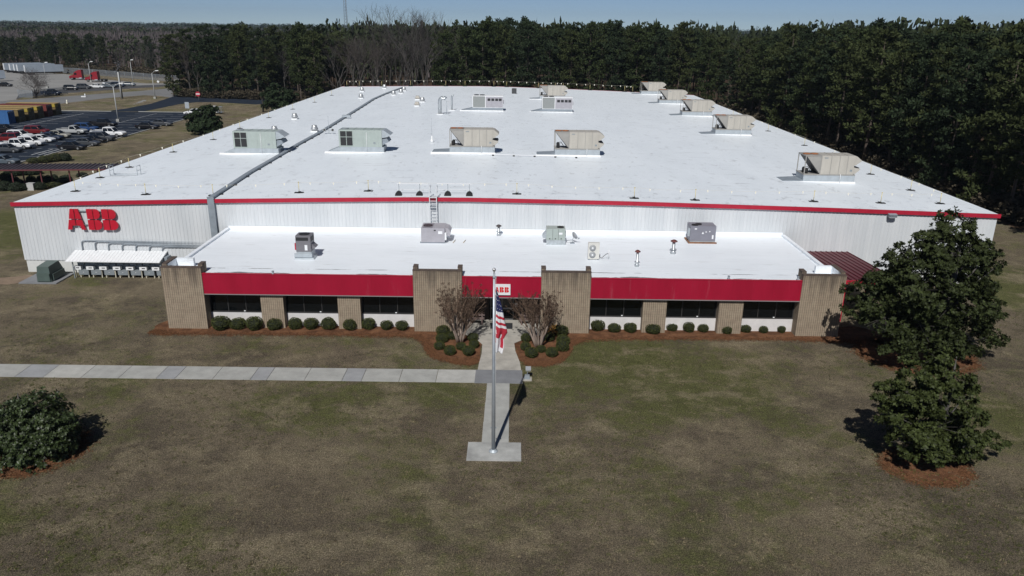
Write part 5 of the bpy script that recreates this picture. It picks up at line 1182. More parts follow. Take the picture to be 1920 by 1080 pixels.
# ---------------------------------------------------------------- clipped shrubs
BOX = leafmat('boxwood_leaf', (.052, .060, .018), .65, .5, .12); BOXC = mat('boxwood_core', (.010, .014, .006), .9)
def shrub_mesh(seed, n, ls, lump=.08):
    r = random.Random(seed); b = MB(); k = len(b.v)
    prof = []
    for i in range(9):
        a = math.pi * i / 8; prof.append((max(.01, .44 * math.sin(a)), .44 - .42 * math.cos(a)))
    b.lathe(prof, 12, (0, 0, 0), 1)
    ph = [r.uniform(0, 6.28) for _ in range(4)]
    for _ in range(n):
        d = rdir(r); f = 1 + lump * (math.sin(3 * math.atan2(d.y, d.x) + ph[0]) + math.sin(4 * d.z + ph[1])) * .6 + r.uniform(-.06, .05)
        p = Vector((d.x * .5 * f, d.y * .5 * f, .46 + d.z * .46 * f)); u = (d * .5 + rdir(r)).normalized(); v = u.cross(rdir(r)).normalized()
        if p.z < .02: continue
        quadleaf(b, p, u * ls, v * ls * .5)
    return b
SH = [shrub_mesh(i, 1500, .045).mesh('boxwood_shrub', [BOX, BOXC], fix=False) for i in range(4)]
def boxwood(px, py, wpx, lab, grp, hs=.80):
    p = G(px, py + wpx * .36); d = (p - CPOS).dot(FW); s = wpx * d / F_PX
    o = bpy.data.objects.new('boxwood_shrub', rnd.choice(SH)); COL.objects.link(o); o.location = (p.x, p.y + s * .38, 0); o.rotation_euler = (0, 0, rnd.uniform(0, 6)); o.scale = (s, s * rnd.uniform(.92, 1.05), s * hs * rnd.uniform(.80, 1.12))
    tag(o, lab, 'boxwood', grp)
for i, (x, y, w_) in enumerate([(410, 609, 35), (443, 609, 30), (474, 611, 30), (512, 611, 28), (551, 610, 27), (581, 610, 27), (614, 610, 28), (655, 612, 25), (689.5, 610.5, 25), (723.5, 612, 23), (752.5, 613, 23)]):
    boxwood(x, y, w_, f'clipped round boxwood, {ordinal(i)} under the windows, counting from the meter shed end', 'boxwoods under the windows on the meter shed half')
for i, (x, y, w_) in enumerate([(1121, 613.5, 25), (1152.5, 616.5, 24), (1183, 616.5, 24), (1225.5, 618, 28), (1261, 614.5, 21), (1293, 616.5, 22), (1320, 616.5, 21), (1363.5, 620, 21), (1399.5, 618, 20), (1433, 619.5, 17), (1467, 619.5, 16)]):
    boxwood(x, y, w_, f'clipped round boxwood, {ordinal(i)} under the windows on the magnolia half, counting from the entrance', 'boxwoods under the windows on the magnolia half')
for i, (x, y, w_) in enumerate([(830, 623, 25), (847, 631, 20), (827.5, 636, 24), (823, 650, 21), (843, 660, 22), (864, 651, 19), (886, 634, 20), (888.5, 647, 20), (878, 660.5, 24)]):
    boxwood(x, y, w_, ['boxwood highest up the bed, against the brick pier on the flag-free side', 'boxwood tucked behind the crape myrtle trunk on the meter shed side', 'boxwood second down the outer edge of the meter shed side bed', 'boxwood third down the outer edge of the meter shed side bed', 'boxwood at the lowest outer corner of the meter shed side bed', 'small boxwood just below the crape myrtle trunk on the meter shed side', 'boxwood beside the walk, nearest the bench, on the meter shed side', 'boxwood beside the walk, middle of three, on the meter shed side', 'boxwood beside the walk at the lowest tip of the meter shed side bed'][i], 'boxwoods in the bed on the meter shed side of the walk', .82)
for i, (x, y, w_) in enumerate([(1053, 623, 25), (1030, 633.5, 22), (1056, 640, 25), (1055, 652, 25), (986, 636, 19), (985.5, 652, 20), (996.5, 663.5, 25), (1015, 656, 18), (1035, 662, 25)]):
    boxwood(x, y, w_, ['boxwood beside the golden palm, against the brick pier', 'dark boxwood between the crape myrtle trunk and the golden palm', 'boxwood second down the outer edge of the palm side bed', 'brownish boxwood third down the outer edge of the palm side bed', 'boxwood beside the walk, nearest the bench, on the palm side', 'boxwood beside the walk, middle one, on the palm side', 'boxwood beside the walk at the lowest tip of the palm side bed', 'small brownish boxwood just below the crape myrtle on the palm side', 'boxwood at the lowest outer corner of the palm side bed'][i], 'boxwoods in the bed on the palm side of the walk', .82)
# golden sago palm
p = G(1034, 628); t = thing('sago_palm', 'golden yellow palm tuft beside the brick pier, behind the crape myrtle', 'palm', (p.x, p.y, 0)); r = random.Random(9); b = MB()
for i in range(46):
    a = r.uniform(0, 6.28); e = r.uniform(.15, 1.2); L = r.uniform(.5, .85); d = Vector((math.cos(a) * math.cos(e), math.sin(a) * math.cos(e), math.sin(e))); s = Vector((-math.sin(a), math.cos(a), 0)) * .07
    q1 = d * L * .55 + Vector((0, 0, .35)); q2 = d * L + Vector((0, 0, .35 - .22 * L)); b.add([(0, 0, .3), q1 + s, q2, q1 - s], [(0, 1, 2, 3)])
b.build('frond', mat('golden_frond', (.36, .20, .045), .7, island=.35), t, fix=False); b = MB(); b.lathe([(.12, 0), (.14, .2), (.08, .34)], 8); b.build('trunk', BARK, t)
# crape myrtles, leafless with seed heads
def myrtle(seed, H):
    r = random.Random(seed); t = MB(); c = MB(); s = MB()
    n = 9
    for m in range(n):
        a = 6.28 * m / n + r.uniform(-.3, .3); tilt = r.uniform(.08, .26) if m % 2 else r.uniform(.2, .38)
        d = Vector((math.cos(a) * tilt, math.sin(a) * tilt, 1)).normalized(); p = Vector((.17 * math.cos(a), .17 * math.sin(a), 0)); pts = [p]
        q = p
        for i in range(4): d = (d + Vector((math.cos(a), math.sin(a), 0)) * .05 + rdir(r) * .05).normalized(); q = q + d * .42; pts.append(q)
        t.tube(pts, [.085, .07, .06, .05, .045], 6)
        for i in range(11):
            dd = (d + rdir(r) * .42 + Vector((0, 0, .25))).normalized(); L = r.uniform(.9, 1.75); q0 = pts[r.choice((2, 3, 4, 4))]
            m1 = q0 + dd * L * .5; e1 = m1 + (dd + rdir(r) * .2).normalized() * L * .55
            c.tube([q0, m1, e1], [.024, .016, .008], 4, caps=False)
            for _ in range(5):
                ee = m1.lerp(e1, r.random()); tw = ee + (dd + rdir(r) * .55).normalized() * r.uniform(.3, .75); c.tube([ee, tw], [.009, .005], 3, caps=False)
                if r.random() < .42:
                    for _ in range(16): dq = rdir(r); k = tw + dq * r.uniform(.02, .15); u = rdir(r) * .05; s.add([k - u, k + u.cross(dq), k + u], [(0, 1, 2)])
    return t, c, s
for (px, py, H, sd, lab) in ((862, 642, 3.9, 31, 'leafless crape myrtle with brown seed heads on the meter shed side of the walk'), (1009, 651, 3.9, 37, 'leafless crape myrtle with brown seed heads beside the golden palm')):
    p = G(px, py); t = thing('crape_myrtle', lab, 'crape myrtle', (p.x, p.y, 0), 0, 'crape myrtles by the entrance'); tm, cm, sm2 = myrtle(sd, H)
    tm.build('trunk', mat('myrtle_bark', (.27, .21, .17), .7, var=.3, scale=5, stretch=(2, 2, .4)), t, fix=False); cm.build('crown', mat('myrtle_twig', (.165, .11, .075), .8), t, fix=False); sm2.build('seed_heads', mat('seed_head', (.055, .030, .018), .9), t, fix=False)
    tag(t.children[-1], kind='stuff')
    t.scale = (1.12, 1.0, 1.22)
# ================================================================ vehicles
CGL = mat('car_glass', (.006, .008, .010), .08, spec=.6); TYRE = mat('tyre', (.014, .014, .015), .85); RIM = mat('rim', (.35, .36, .37), .35, .6); LAMP = mat('headlight_glass', (.55, .57, .58), .15)
TAIL = mat('tail_light', (.20, .008, .008), .3); TRIM = mat('black_trim', (.016, .016, .017), .6)
def paint(n, c): return mat('paint_' + n, c, .28, spec=.6 if sum(c) > .3 else .3)
PAINT = {'white': paint('white', (.70, .71, .72)), 'black': paint('black', (.010, .010, .012)), 'red': paint('dark_red', (.13, .012, .014)), 'silver': paint('silver', (.38, .39, .39)), 'gold': paint('champagne', (.28, .27, .23)), 'blue': paint('blue', (.018, .05, .14)), 'navy': paint('navy', (.02, .03, .055)), 'grey': paint('grey', (.055, .06, .068)), 'slate': paint('slate', (.09, .11, .13))}
SPEC = {  # L, W, body stations (x, zbottom, ztop, halfwidth factor), cabin (x0,x1 at belt, x0,x1 at roof), belt z, roof z, bed
 'sedan': (4.8, 1.82, [(-2.4, .38, .78, .86), (-2.25, .24, .96, .94), (-1.3, .22, .98, 1), (.9, .22, .93, 1), (1.9, .22, .80, .97), (2.3, .25, .68, .90), (2.4, .35, .58, .80)], (-1.75, 1.05, -.95, .35), .94, 1.44, 0),
 'suv': (4.75, 1.9, [(-2.37, .42, .95, .9), (-2.28, .30, 1.1, .96), (-1.3, .28, 1.1, 1), (.95, .28, 1.06, 1), (1.95, .30, .98, .97), (2.3, .34, .82, .9), (2.37, .45, .70, .82)], (-2.2, 1.2, -1.95, .45), 1.06, 1.74, 0),
 'pickup': (5.9, 2.0, [(-2.95, .55, 1.12, .94), (-2.9, .48, 1.14, .97), (-1.0, .42, 1.14, 1), (1.2, .42, 1.14, 1), (2.5, .42, 1.06, .98), (2.88, .45, .92, .93), (2.95, .55, .80, .88)], (-.95, 1.55, -.75, .85), 1.12, 1.86, 2),
 'longbed': (6.6, 2.02, [(-3.3, .6, 1.16, .94), (-3.25, .52, 1.18, .97), (-1.0, .46, 1.18, 1), (1.4, .46, 1.18, 1), (2.8, .46, 1.1, .98), (3.22, .5, .95, .93), (3.3, .6, .82, .88)], (-.85, 1.75, -.7, 1.05), 1.16, 1.95, 2),
 'regcab': (5.6, 1.98, [(-2.8, .52, 1.05, .94), (-2.74, .45, 1.08, .97), (-.5, .40, 1.08, 1), (1.2, .40, 1.08, 1), (2.4, .42, 1.0, .97), (2.74, .45, .88, .92), (2.8, .55, .75, .86)], (-.35, 1.45, -.2, .7), 1.06, 1.78, 2)}
def car_proto(kind):
    L, Wd, stn, (a0, a1, r0, r1), zb, zr, bed = SPEC[kind]; hw = Wd / 2
    t = thing('parked_' + {'sedan': 'car', 'suv': 'suv'}.get(kind, 'pickup'), 'x', {'sedan': 'car', 'suv': 'SUV'}.get(kind, 'pickup'))
    b = MB(); k = len(b.v); n = 8
    if bed:
        i0 = min(i for i, s_ in enumerate(stn) if s_[0] >= a0 - .3)
    for (x, z0, z1, f) in stn:
        h = hw * f; c = .09
        b.v += [(x, -h + c, z0), (x, -h, z0 + c), (x, -h * 1.0, z1 - c * 1.6), (x, -h * .93, z1), (x, h * .93, z1), (x, h, z1 - c * 1.6), (x, h, z0 + c), (x, h - c, z0)]
    for i in range(len(stn) - 1):
        for j in range(n): b.f.append((k + i * n + j, k + i * n + (j + 1) % n, k + (i + 1) * n + (j + 1) % n, k + (i + 1) * n + j)); b.mi.append(0); b.sm.append(False)
    b.f.append(tuple(range(k, k + n))); b.mi.append(0); b.sm.append(False); e = k + (len(stn) - 1) * n; b.f.append(tuple(range(e, e + n))); b.mi.append(0); b.sm.append(False)
    ch, cr = hw * .90, hw * .72                     # cabin shell, a little inside the glass, with roof and pillars
    b.hexa([(a0, -ch, zb - .02), (a1, -ch, zb - .02), (a1, ch, zb - .02), (a0, ch, zb - .02)], [(r0, -cr, zr), (r1, -cr, zr), (r1, cr, zr), (r0, cr, zr)])
    b.hexa([(r0 - .02, -cr - .02, zr + .002), (r1 + .02, -cr - .02, zr + .002), (r1 + .02, cr + .02, zr + .002), (r0 - .02, cr + .02, zr + .002)], [(r0 + .1, -cr + .08, zr + .05), (r1 - .15, -cr + .08, zr + .05), (r1 - .15, cr - .08, zr + .05), (r0 + .1, cr - .08, zr + .05)])
    b.box(L / 2 - .12, L / 2 + .03, -hw * .55, hw * .55, stn[-1][1] + .08, stn[-1][2] - .10, 1); b.box(-L / 2 - .02, -L / 2 + .1, -hw * .8, hw * .8, stn[0][1], stn[0][1] + .14, 1)
    if bed:
        zt_ = stn[1][2]; xb = a0 - .06
        b.box(-L / 2 + .12, xb, -hw * .86, hw * .86, zt_ + .001, zt_ + .012, 1)
        b.box(-L / 2 + .05, xb, -hw * .97, -hw * .86, zt_ - .05, zt_ + .14); b.box(-L / 2 + .05, xb, hw * .86, hw * .97, zt_ - .05, zt_ + .14); b.box(-L / 2, -L / 2 + .09, -hw * .97, hw * .97, zt_ - .2, zt_ + .14)
    b.build('body', [PAINT['white'], TRIM], t)
    def glass(name, q):                             # quad pushed out and given a thin thickness
        q = [Vector(p) for p in q]; nrm = (q[1] - q[0]).cross(q[3] - q[0]).normalized(); g = MB()
        g.add([p + nrm * .012 for p in q] + [p - nrm * .01 for p in q], [(0, 1, 2, 3), (7, 6, 5, 4), (0, 4, 5, 1), (1, 5, 6, 2), (2, 6, 7, 3), (3, 7, 4, 0)]); return g.build(name, CGL, t)
    def P_(x, y, z): return Vector((x, y, z))
    B = [P_(a0, -ch, zb), P_(a1, -ch, zb), P_(a1, ch, zb), P_(a0, ch, zb)]; T = [P_(r0, -cr, zr), P_(r1, -cr, zr), P_(r1, cr, zr), P_(r0, cr, zr)]
    def face(p0, p1, p2, p3, u0, u1, v0, v1):
        f = lambda u, v: p0.lerp(p1, u).lerp(p3.lerp(p2, u), v); return [f(u0, v0), f(u1, v0), f(u1, v1), f(u0, v1)]
    glass('windshield', face(B[1], B[2], T[2], T[1], .06, .94, .05, .93)); glass('rear_window', face(B[3], B[0], T[0], T[3], .06, .94, .12, .9))
    sp = [(.05, .47), (.51, .93)] if kind != 'regcab' else [(.12, .85)]
    for u0, u1 in sp:
        glass('side_window', face(B[0], B[1], T[1], T[0], u0, u1, .08, .88)); glass('side_window', face(B[2], B[3], T[3], T[2], 1 - u1, 1 - u0, .08, .88))
    rw = .33 if kind == 'sedan' else (.37 if kind == 'suv' else .41)
    for x in (-L * .30, L * .315):
        for s in (-1, 1):
            b = MB(); b.lathe([(rw * .6, -.11), (rw, -.10), (rw, .10), (rw * .6, .11)], 14); o = b.build('wheel', TYRE, t, loc=(x, s * (hw - .10), rw)); o.rotation_euler = (R(90) * -s, 0, 0)
            b = MB(); b.lathe([(rw * .58, .112), (rw * .5, .118), (rw * .2, .09), (rw * .1, .12)], 10); b.build('rim', RIM, o)
    zl = stn[-2][2] - .12
    for s in (-1, 1):
        b = MB(); b.box(L / 2 - .20, L / 2 - .06, s * hw * .66 - .17, s * hw * .66 + .17, zl - .07, zl + .07); b.build('headlight', LAMP, t)
        b = MB(); b.box(-L / 2 - .012, -L / 2 + .06, s * hw * .72 - .1, s * hw * .72 + .1, stn[1][2] - .32, stn[1][2] - .12); b.build('tail_light', TAIL, t)
        b = MB(); b.box(a1 - .25, a1 - .05, s * (hw * .98) - .1, s * (hw * .98) + .1, zb - .02, zb + .12); b.build('side_mirror', TRIM, t)
    return t
CARP = {}
CARS_DONE = []
def car(kind, col, px, py, head, label, grp, z=.02):
    """px,py: where the middle of the near side meets the ground"""
    if kind not in CARP: CARP[kind] = [car_proto(kind), True]
    src, first = CARP[kind]; o = src if first else dup_at(src, (0, 0, 0)); CARP[kind][1] = False
    p = G(px, py) if py is not None else px
    o.location = (p[0], p[1] + .6, z); o.rotation_euler = (0, 0, R(head)); o['label'] = label; o['group'] = grp
    CARS_DONE.append((o, col)); return o
GL = 'vehicles in the parking lot'
for kind, col, px, py, hd, lb in [
    ('sedan', 'black', 133, 281.5, -2, 'black sedan parked beside the striped bay at the hedge end of the lot'),
    ('sedan', 'grey', 160, 274, 0, 'dark grey sedan parked next to the black sedan by the hedge'),
    ('sedan', 'black', 172, 268.5, 0, 'black sedan squeezed between two dark cars along the lawn kerb'),
    ('suv', 'grey', 189, 265, 0, 'charcoal SUV beside the long white crew-cab pickup'),
    ('longbed', 'white', 202, 257.5, 0, 'long white crew-cab pickup at the lawn kerb'),
    ('sedan', 'black', 275, 242.5, 0, 'lone black sedan, nearer of the two by the lawn kerb'),
    ('sedan', 'grey', 301, 236.5, 0, 'dark grey sedan, farther of the two by the lawn kerb'),
    ('sedan', 'white', 362, 215.5, 180, 'white car half hidden behind the dark evergreen tree'),
    ('sedan', 'slate', 3, 309, 0, 'blue-grey car nose showing above the covered walkway'),
    ('sedan', 'grey', 12, 286.5, 0, 'dark sedan in front of the white pickup, edge of the lot'),
    ('pickup', 'white', 29, 280, 0, 'white crew-cab pickup between a dark sedan and a white hatch'),
    ('suv', 'white', 56, 274, 0, 'white crossover next to the white crew-cab pickup'),
    ('sedan', 'white', 75, 267.5, 0, 'white sedan in front of a dark blue sedan'),
    ('sedan', 'navy', 91, 263, 0, 'dark blue sedan behind the white sedan'),
    ('sedan', 'gold', 106, 259, 0, 'champagne sedan between the dark blue sedan and the silver pickup'),
    ('regcab', 'silver', 134, 252.5, 0, 'silver single-cab pickup with open bed'),
    ('suv', 'blue', 160, 247, 0, 'bright blue SUV beside the silver pickup'),
    ('pickup', 'black', 191, 239.5, 0, 'big black crew-cab pickup near the double-armed lamp post'),
    ('suv', 'red', 12, 267, 180, 'red SUV behind the white crew-cab pickup'),
    ('suv', 'white', 35, 261.5, 0, 'large white SUV beside the dark red sedan'),
    ('suv', 'red', 67, 252.5, 0, 'dark red SUV beyond the white SUV'),
    ('suv', 'black', 6, 250, 0, 'black SUV near the blue container')]:
    car(kind, col, px, py, hd, lb, GL)
GY = 'vehicles in the truck yard'
for kind, col, px, py, hd, lb in [
    ('suv', 'black', 132, 169.5, 10, 'black SUV at the start of the truck yard row'), ('suv', 'grey', 156, 167, 0, 'dark SUV with bright windshield in the truck yard row'),
    ('sedan', 'white', 181, 165.5, 0, 'white car in the truck yard row beside the lamp pole'), ('suv', 'slate', 204, 164.5, 0, 'grey-blue SUV in the truck yard row next to the white car'),
    ('suv', 'navy', 220, 163.5, 5, 'dark navy SUV behind the utility pole in the truck yard row'), ('sedan', 'slate', 240, 161.5, 8, 'dark grey-blue sedan ending the truck yard row'),
    ('pickup', 'navy', 95, 179, -5, 'dark pickup behind the chain-link fence, beside the bare tree'), ('sedan', 'black', 8, 162.5, 0, 'black car parked by the pale trailer in the truck yard')]:
    car(kind, col, px, py, hd, lb, GY)
for o, col in CARS_DONE:
    for ch in o.children:
        if ch.name.split('.')[0] == 'body': ch.material_slots[0].link = 'OBJECT'; ch.material_slots[0].material = PAINT[col]
# utility cart behind the evergreen
p = G(405, 213); t = thing('utility_cart', 'white utility cart with open frame peeping over the dark evergreen tree', 'utility cart', (p.x, p.y, 0)); b = MB()
b.box(-.9, .6, -.6, .6, .35, .75); b.box(-1.0, 0.1, -.62, .62, 1.85, 1.95); b.box(-.9, -.3, -.55, .55, .753, 1.8); b.build('body', PAINT['white'], t)
b = MB(); [b.box(x, x + .06, y, y + .06, .4, 1.75) for x in (.9, 1.7) for y in (-.6, .54)]; b.box(.6, 1.8, -.6, .6, .36, .42); b.box(.9, 1.76, -.6, .6, 1.75, 1.8); b.build('cargo_frame', GALV2, t)
for x in (-.6, 1.2):
    for s in (-1, 1):
        b = MB(); b.lathe([(.15, -.08), (.28, -.07), (.28, .07), (.15, .08)], 10); o = b.build('wheel', TYRE, t, loc=(x, s * .6, .28)); o.rotation_euler = (R(90), 0, 0)

# ---------------------------------------------------------------- shipping containers
CCOL = {'blue': mat('container_blue', (.035, .12, .30), .55, var=.12, scale=.6), 'brown': mat('container_brown', (.16, .115, .045), .65, var=.2, scale=.8), 'yellow': mat('container_top_tan', (.36, .25, .10), .7, var=.15, scale=.7), 'red': mat('container_red', (.15, .03, .025), .6, var=.2, scale=.8), 'patch': mat('container_yellow_patch', (.36, .27, .04), .6)}
def container(Lc, body, top):
    t = thing('shipping_container', 'x', 'container'); b = MB(); n = int(Lc / .28)
    for s in (-1, 1):
        pts = []
        for i in range(n + 1):
            x = -Lc + Lc * i / n; y = s * (1.2 - (.04 if i % 2 else 0)); b.v += [(x, y, .16), (x, y, 2.72)]
        k = len(b.v) - 2 * (n + 1)
        for i in range(n): b.f.append((k + 2 * i, k + 2 * i + 2, k + 2 * i + 3, k + 2 * i + 1)); b.mi.append(0); b.sm.append(False)
    b.box(-Lc, 0, -1.22, 1.22, 0, .16); b.box(-Lc, -Lc + .06, -1.2, 1.2, .163, 2.72); b.box(-Lc, 0, -1.22, 1.22, 2.72, 2.78); b.box(-.14, -.03, -1.15, 1.15, .163, 2.717)
    [b.box(-.14, 0, y - .07, y + .07, .163, 2.717) for y in (-1.15, 1.15)]; b.build('body', body, t)
    b = MB(); [b.box(-Lc + .05 + i * 1.5, -Lc + .6 + i * 1.5, -1.15, 1.15, 2.783, 2.80) for i in range(int(Lc / 1.5))]; b.box(-Lc + .02, -.02, -1.2, 1.2, 2.781, 2.79); b.build('roof', top, t)
    for s in (-1, 1):
        b = MB(); b.box(-.027, .0, min(s * .02, s * 1.07), max(s * .02, s * 1.07), .2, 2.68); o = b.build('door', body, t)
        b = MB(); [b.tube([(.04, s * y, .22), (.04, s * y, 2.66)], .022, 4) for y in (.3, .8)]; [b.box(.003, .06, s * .55 - .3, s * .55 + .3, z, z + .05) for z in (1.0,)]; b.build('lock_bar', GALV2, o)
    return t
CSTK = [(32, 232.5, 'blue', 'blue', 'blue shipping container at the lot edge, closest to the parked cars'), (46, 229, 'brown', 'yellow', 'ochre shipping container next to the blue one'), (62, 225, 'brown', 'yellow', 'ochre container with a yellow corner patch, second from the blue one'),
        (76, 221, 'brown', 'yellow', 'ochre container with a yellow corner patch, beside the red one'), (88, 219, 'red', 'red', 'rusty red shipping container between two ochre ones'), (103, 216, 'brown', 'yellow', 'ochre container with a yellow patch, last of the row by the lawn')]
pr_ = {}
for i, (px, py, c1, c2, lb) in enumerate(CSTK):
    p = G(px, py); y = 176.4 + i * 3.75
    key = (c1, c2); o = container(12.2, CCOL[c1], CCOL[c2]) if key not in pr_ else dup_at(pr_[key], (0, 0, 0)); pr_.setdefault(key, o)
    o.location = (-114.4, y, .02); o['label'] = lb; o['group'] = 'row of shipping containers'
    if i in (2, 3, 5):
        b = MB(); b.box(.004, .035, -1.1, -.1, 1.9, 2.7); b.box(-.9, -.02, -1.3, -1.225, 1.9, 2.7); b.build('yellow_panel', CCOL['patch'], o)
# ---------------------------------------------------------------- semi-trailers and tractors
TRW = mat('trailer_white_shaded', (.27, .31, .36), .5, var=.08, scale=.5); TRB = mat('trailer_blue_grey', (.33, .39, .46), .5, var=.1, scale=.5)  # first one: white bodies with the bluish shade of their sides put into the colour
def trailer():
    t = thing('semi_trailer', 'x', 'trailer'); L = 14.6
    b = MB(); b.box(0, L, -1.28, 1.28, 1.15, 4.0); [b.box(.4 + i * 1.2, .44 + i * 1.2, -1.3, 1.3, 1.2, 3.95) for i in range(12)]; b.build('box_body', TRW, t)
    b = MB(); b.box(.3, L - .5, -.45, .45, .85, 1.147); b.box(3.4, 3.5, -1.0, 1.0, .3, 1.147); b.box(.1, .2, -1.1, 1.1, .5, .62); [b.box(L - 3.6, L - 3.45, s * .9 - .07, s * .9 + .07, .05, 1.147) for s in (-1, 1)]; b.build('chassis', TRIM, t)
    for s in (-1, 1):
        b = MB(); b.box(-.04, -.003, min(s * .02, s * 1.2), max(s * .02, s * 1.2), 1.2, 3.92); b.build('rear_door', WHITEP, t)
        for x in (1.4, 2.7):
            b = MB(); b.lathe([(.3, -.28), (.52, -.27), (.52, .27), (.3, .28)], 12); o = b.build('wheel', TYRE, t, loc=(x, s * .95, .52)); o.rotation_euler = (R(90), 0, 0)
    return t
TP = trailer()
for i, (px, py, hd, lb) in enumerate([(48, 140.5, 42, 'white box trailer closest to the bare tree in the truck yard'), (34, 138.5, 42, 'white box trailer second from the yard lane, behind the closest one'), (28, 137.5, 42, 'white box trailer in the middle of the parked row'), (20, 137, 42, 'white box trailer fourth in the parked row'), (9, 136, 42, 'white box trailer at the far end of the parked row'), (-75, 155, 42, 'pale blue-grey trailer cut off at the photo edge, behind the black car')]):
    p = G(px, py); o = TP if i == 0 else dup_at(TP, (0, 0, 0)); o.location = (p.x, p.y, 0); o.rotation_euler = (0, 0, R(hd)); o['label'] = lb; o['group'] = 'trailers in the truck yard'
TRED = mat('truck_red', (.24, .010, .018), .35, spec=.5)
def tractor():
    t = thing('truck_tractor', 'x', 'truck'); b = MB()     # nose toward -x, frame toward +x
    prof = [(-3.3, .55), (-3.35, 1.3), (-3.1, 1.62), (-1.75, 1.95), (-1.35, 2.9), (-.9, 3.25), (0.1, 3.75), (1.35, 3.85), (1.4, .75), (-.2, .6), (-.4, .9), (-1.6, .9), (-2.9, .9), (-3.0, .55)]
    b.prism(prof, -1.2, 1.2, 'y'); b.build('cab', TRED, t)
    b = MB(); b.box(-3.42, -3.34, -.6, .6, .75, 1.5); b.build('grille', GALV, t)
    for q in ([(-1.73, 2.02), (-1.38, 2.86)],):
        b = MB(); (x0, z0), (x1, z1) = q; b.hexa([(x0 - .03, -1.05, z0), (x0 + .03, -1.05, z0), (x0 + .03, 1.05, z0), (x0 - .03, 1.05, z0)], [(x1 - .03, -.98, z1), (x1 + .03, -.98, z1), (x1 + .03, .98, z1), (x1 - .03, .98, z1)]); b.build('windshield', CGL, t)
    for s in (-1, 1):
        b = MB(); b.prism([(-1.5, 1.95), (-.45, 1.95), (-.45, 2.75), (-1.2, 2.75)], min(s * 1.19, s * 1.22), max(s * 1.19, s * 1.22), 'y'); b.build('side_window', CGL, t)
        b = MB(); b.box(-3.36, -3.2, s * .95 - .15, s * .95 + .15, 1.0, 1.25); b.build('headlight', LAMP, t)
        b = MB(); b.lathe([(.3, 0), (.3, 1.3)], 10); o = b.build('fuel_tank', GALV, t, loc=(.1, s * 1.0, .65)); o.rotation_euler = (0, R(90), 0)
        for x in (-2.3, 2.3, 3.6):
            b = MB(); b.lathe([(.3, -.2), (.52, -.19), (.52, .19), (.3, .2)], 12); o = b.build('wheel', TYRE, t, loc=(x, s * 1.0, .52)); o.rotation_euler = (R(90) * -s, 0, 0)
            b = MB(); b.lathe([(.28, .2), (.1, .24)], 8); b.build('rim', RIM, o)
    b = MB(); b.box(-2.8, 4.3, -.45, .45, .75, .95); b.box(2.5, 3.5, -.5, .5, .953, 1.1); b.build('frame', TRIM, t)
    return t
TT = tractor(); p = G(147, 149.8); TT.location = (p.x, p.y + 1, 0); TT.rotation_euler = (0, 0, R(10)); TT['label'] = 'red truck tractor without a trailer, parked beside the white trailers'; TT['group'] = 'truck tractors in the yard'
p = G(177, 153.3); dup_at(TT, (p.x, p.y + 1, 0), R(6), 'red truck tractor without a trailer, standing behind the tall lamp pole')
# ---------------------------------------------------------------- poles, lamps, signs
POLE = mat('pole_concrete', (.40, .41, .41), .7, var=.08)
def lamp(px, py, top, arms, label, armlen=2.2, r=.14, cap=None):
    p = G(px, py); t = thing('light_pole', label, 'light pole', (p.x, p.y, 0)); h = HZ(top[0], top[1], p)
    b = MB(); b.tube([(0, 0, 0), (0, 0, h)], [r, r * .6], 8); b.build('pole', POLE, t)
    b = MB(); b.box(-.35, .35, -.35, .35, 0, .6); b.build('footing', CONC, t)
    for s in arms:
        b = MB(); b.tube([(0, 0, h - .3), (s * armlen * .5, 0, h + .45), (s * armlen, 0, h + .75)], .06, 5); b.build('arm', POLE, t)
        b = MB(); b.hexa([(s * armlen - .1, -.18, h + .62), (s * armlen + s * .75 + .1, -.18, h + .68), (s * armlen + s * .75 + .1, .18, h + .68), (s * armlen - .1, .18, h + .62)], [(s * armlen - .1, -.14, h + .82), (s * armlen + s * .75 + .1, -.1, h + .84), (s * armlen + s * .75 + .1, .1, h + .84), (s * armlen - .1, .14, h + .82)]); b.build('lamp_head', WHITEP, t)
lamp(222, 228, (212, 162), (-1, 1), 'double-armed light pole standing in the parking lot beside the black pickup', 1.6)
lamp(171, 153.5, (166, 119), (1,), 'tall single-arm light pole in the truck yard in front of the red tractors', 1.0)
lamp(250, 158, (245.5, 116), (1,), 'single-lamp light pole at the corner of the truck yard concrete', .4)
lamp(291, 185, (287, 137), (1,), 'single-arm light pole on the grass by the drive entrance', 1.3)
lamp(89, 165, (84, 121), (1,), 'slim light pole in front of the white trailers', .8, .1)
p = G(228.5, 185); t = thing('utility_pole', 'utility pole with dark equipment on top, on the grass by the concrete road', 'utility pole', (p.x, p.y, 0)); h = HZ(222, 117, p); hm = HZ(221, 135, p)
b = MB(); b.tube([(0, 0, 0), (0, 0, hm)], [.24, .2], 8); b.build('pole', POLE, t); b = MB(); b.tube([(0.25, .1, 0), (.2, .1, h)], [.14, .1], 6); b.build('conduit', TRIM, t)
b = MB(); r = random.Random(5)
for i in range(9): z = hm + (h - hm) * i / 9; a = r.uniform(0, 6.28); b.tube([(.2, .1, z), (.2 + 1.2 * math.cos(a), .1 + .6 * math.sin(a), z + .5)], .04, 4); b.lathe([(.12, z + .3), (.16, z + .5), (.1, z + .7)], 6, (.2 + .5 * math.cos(a), .1 + .5 * math.sin(a), 0))
b.build('crossarm_gear', mat('pole_gear', (.09, .09, .1), .6), t)
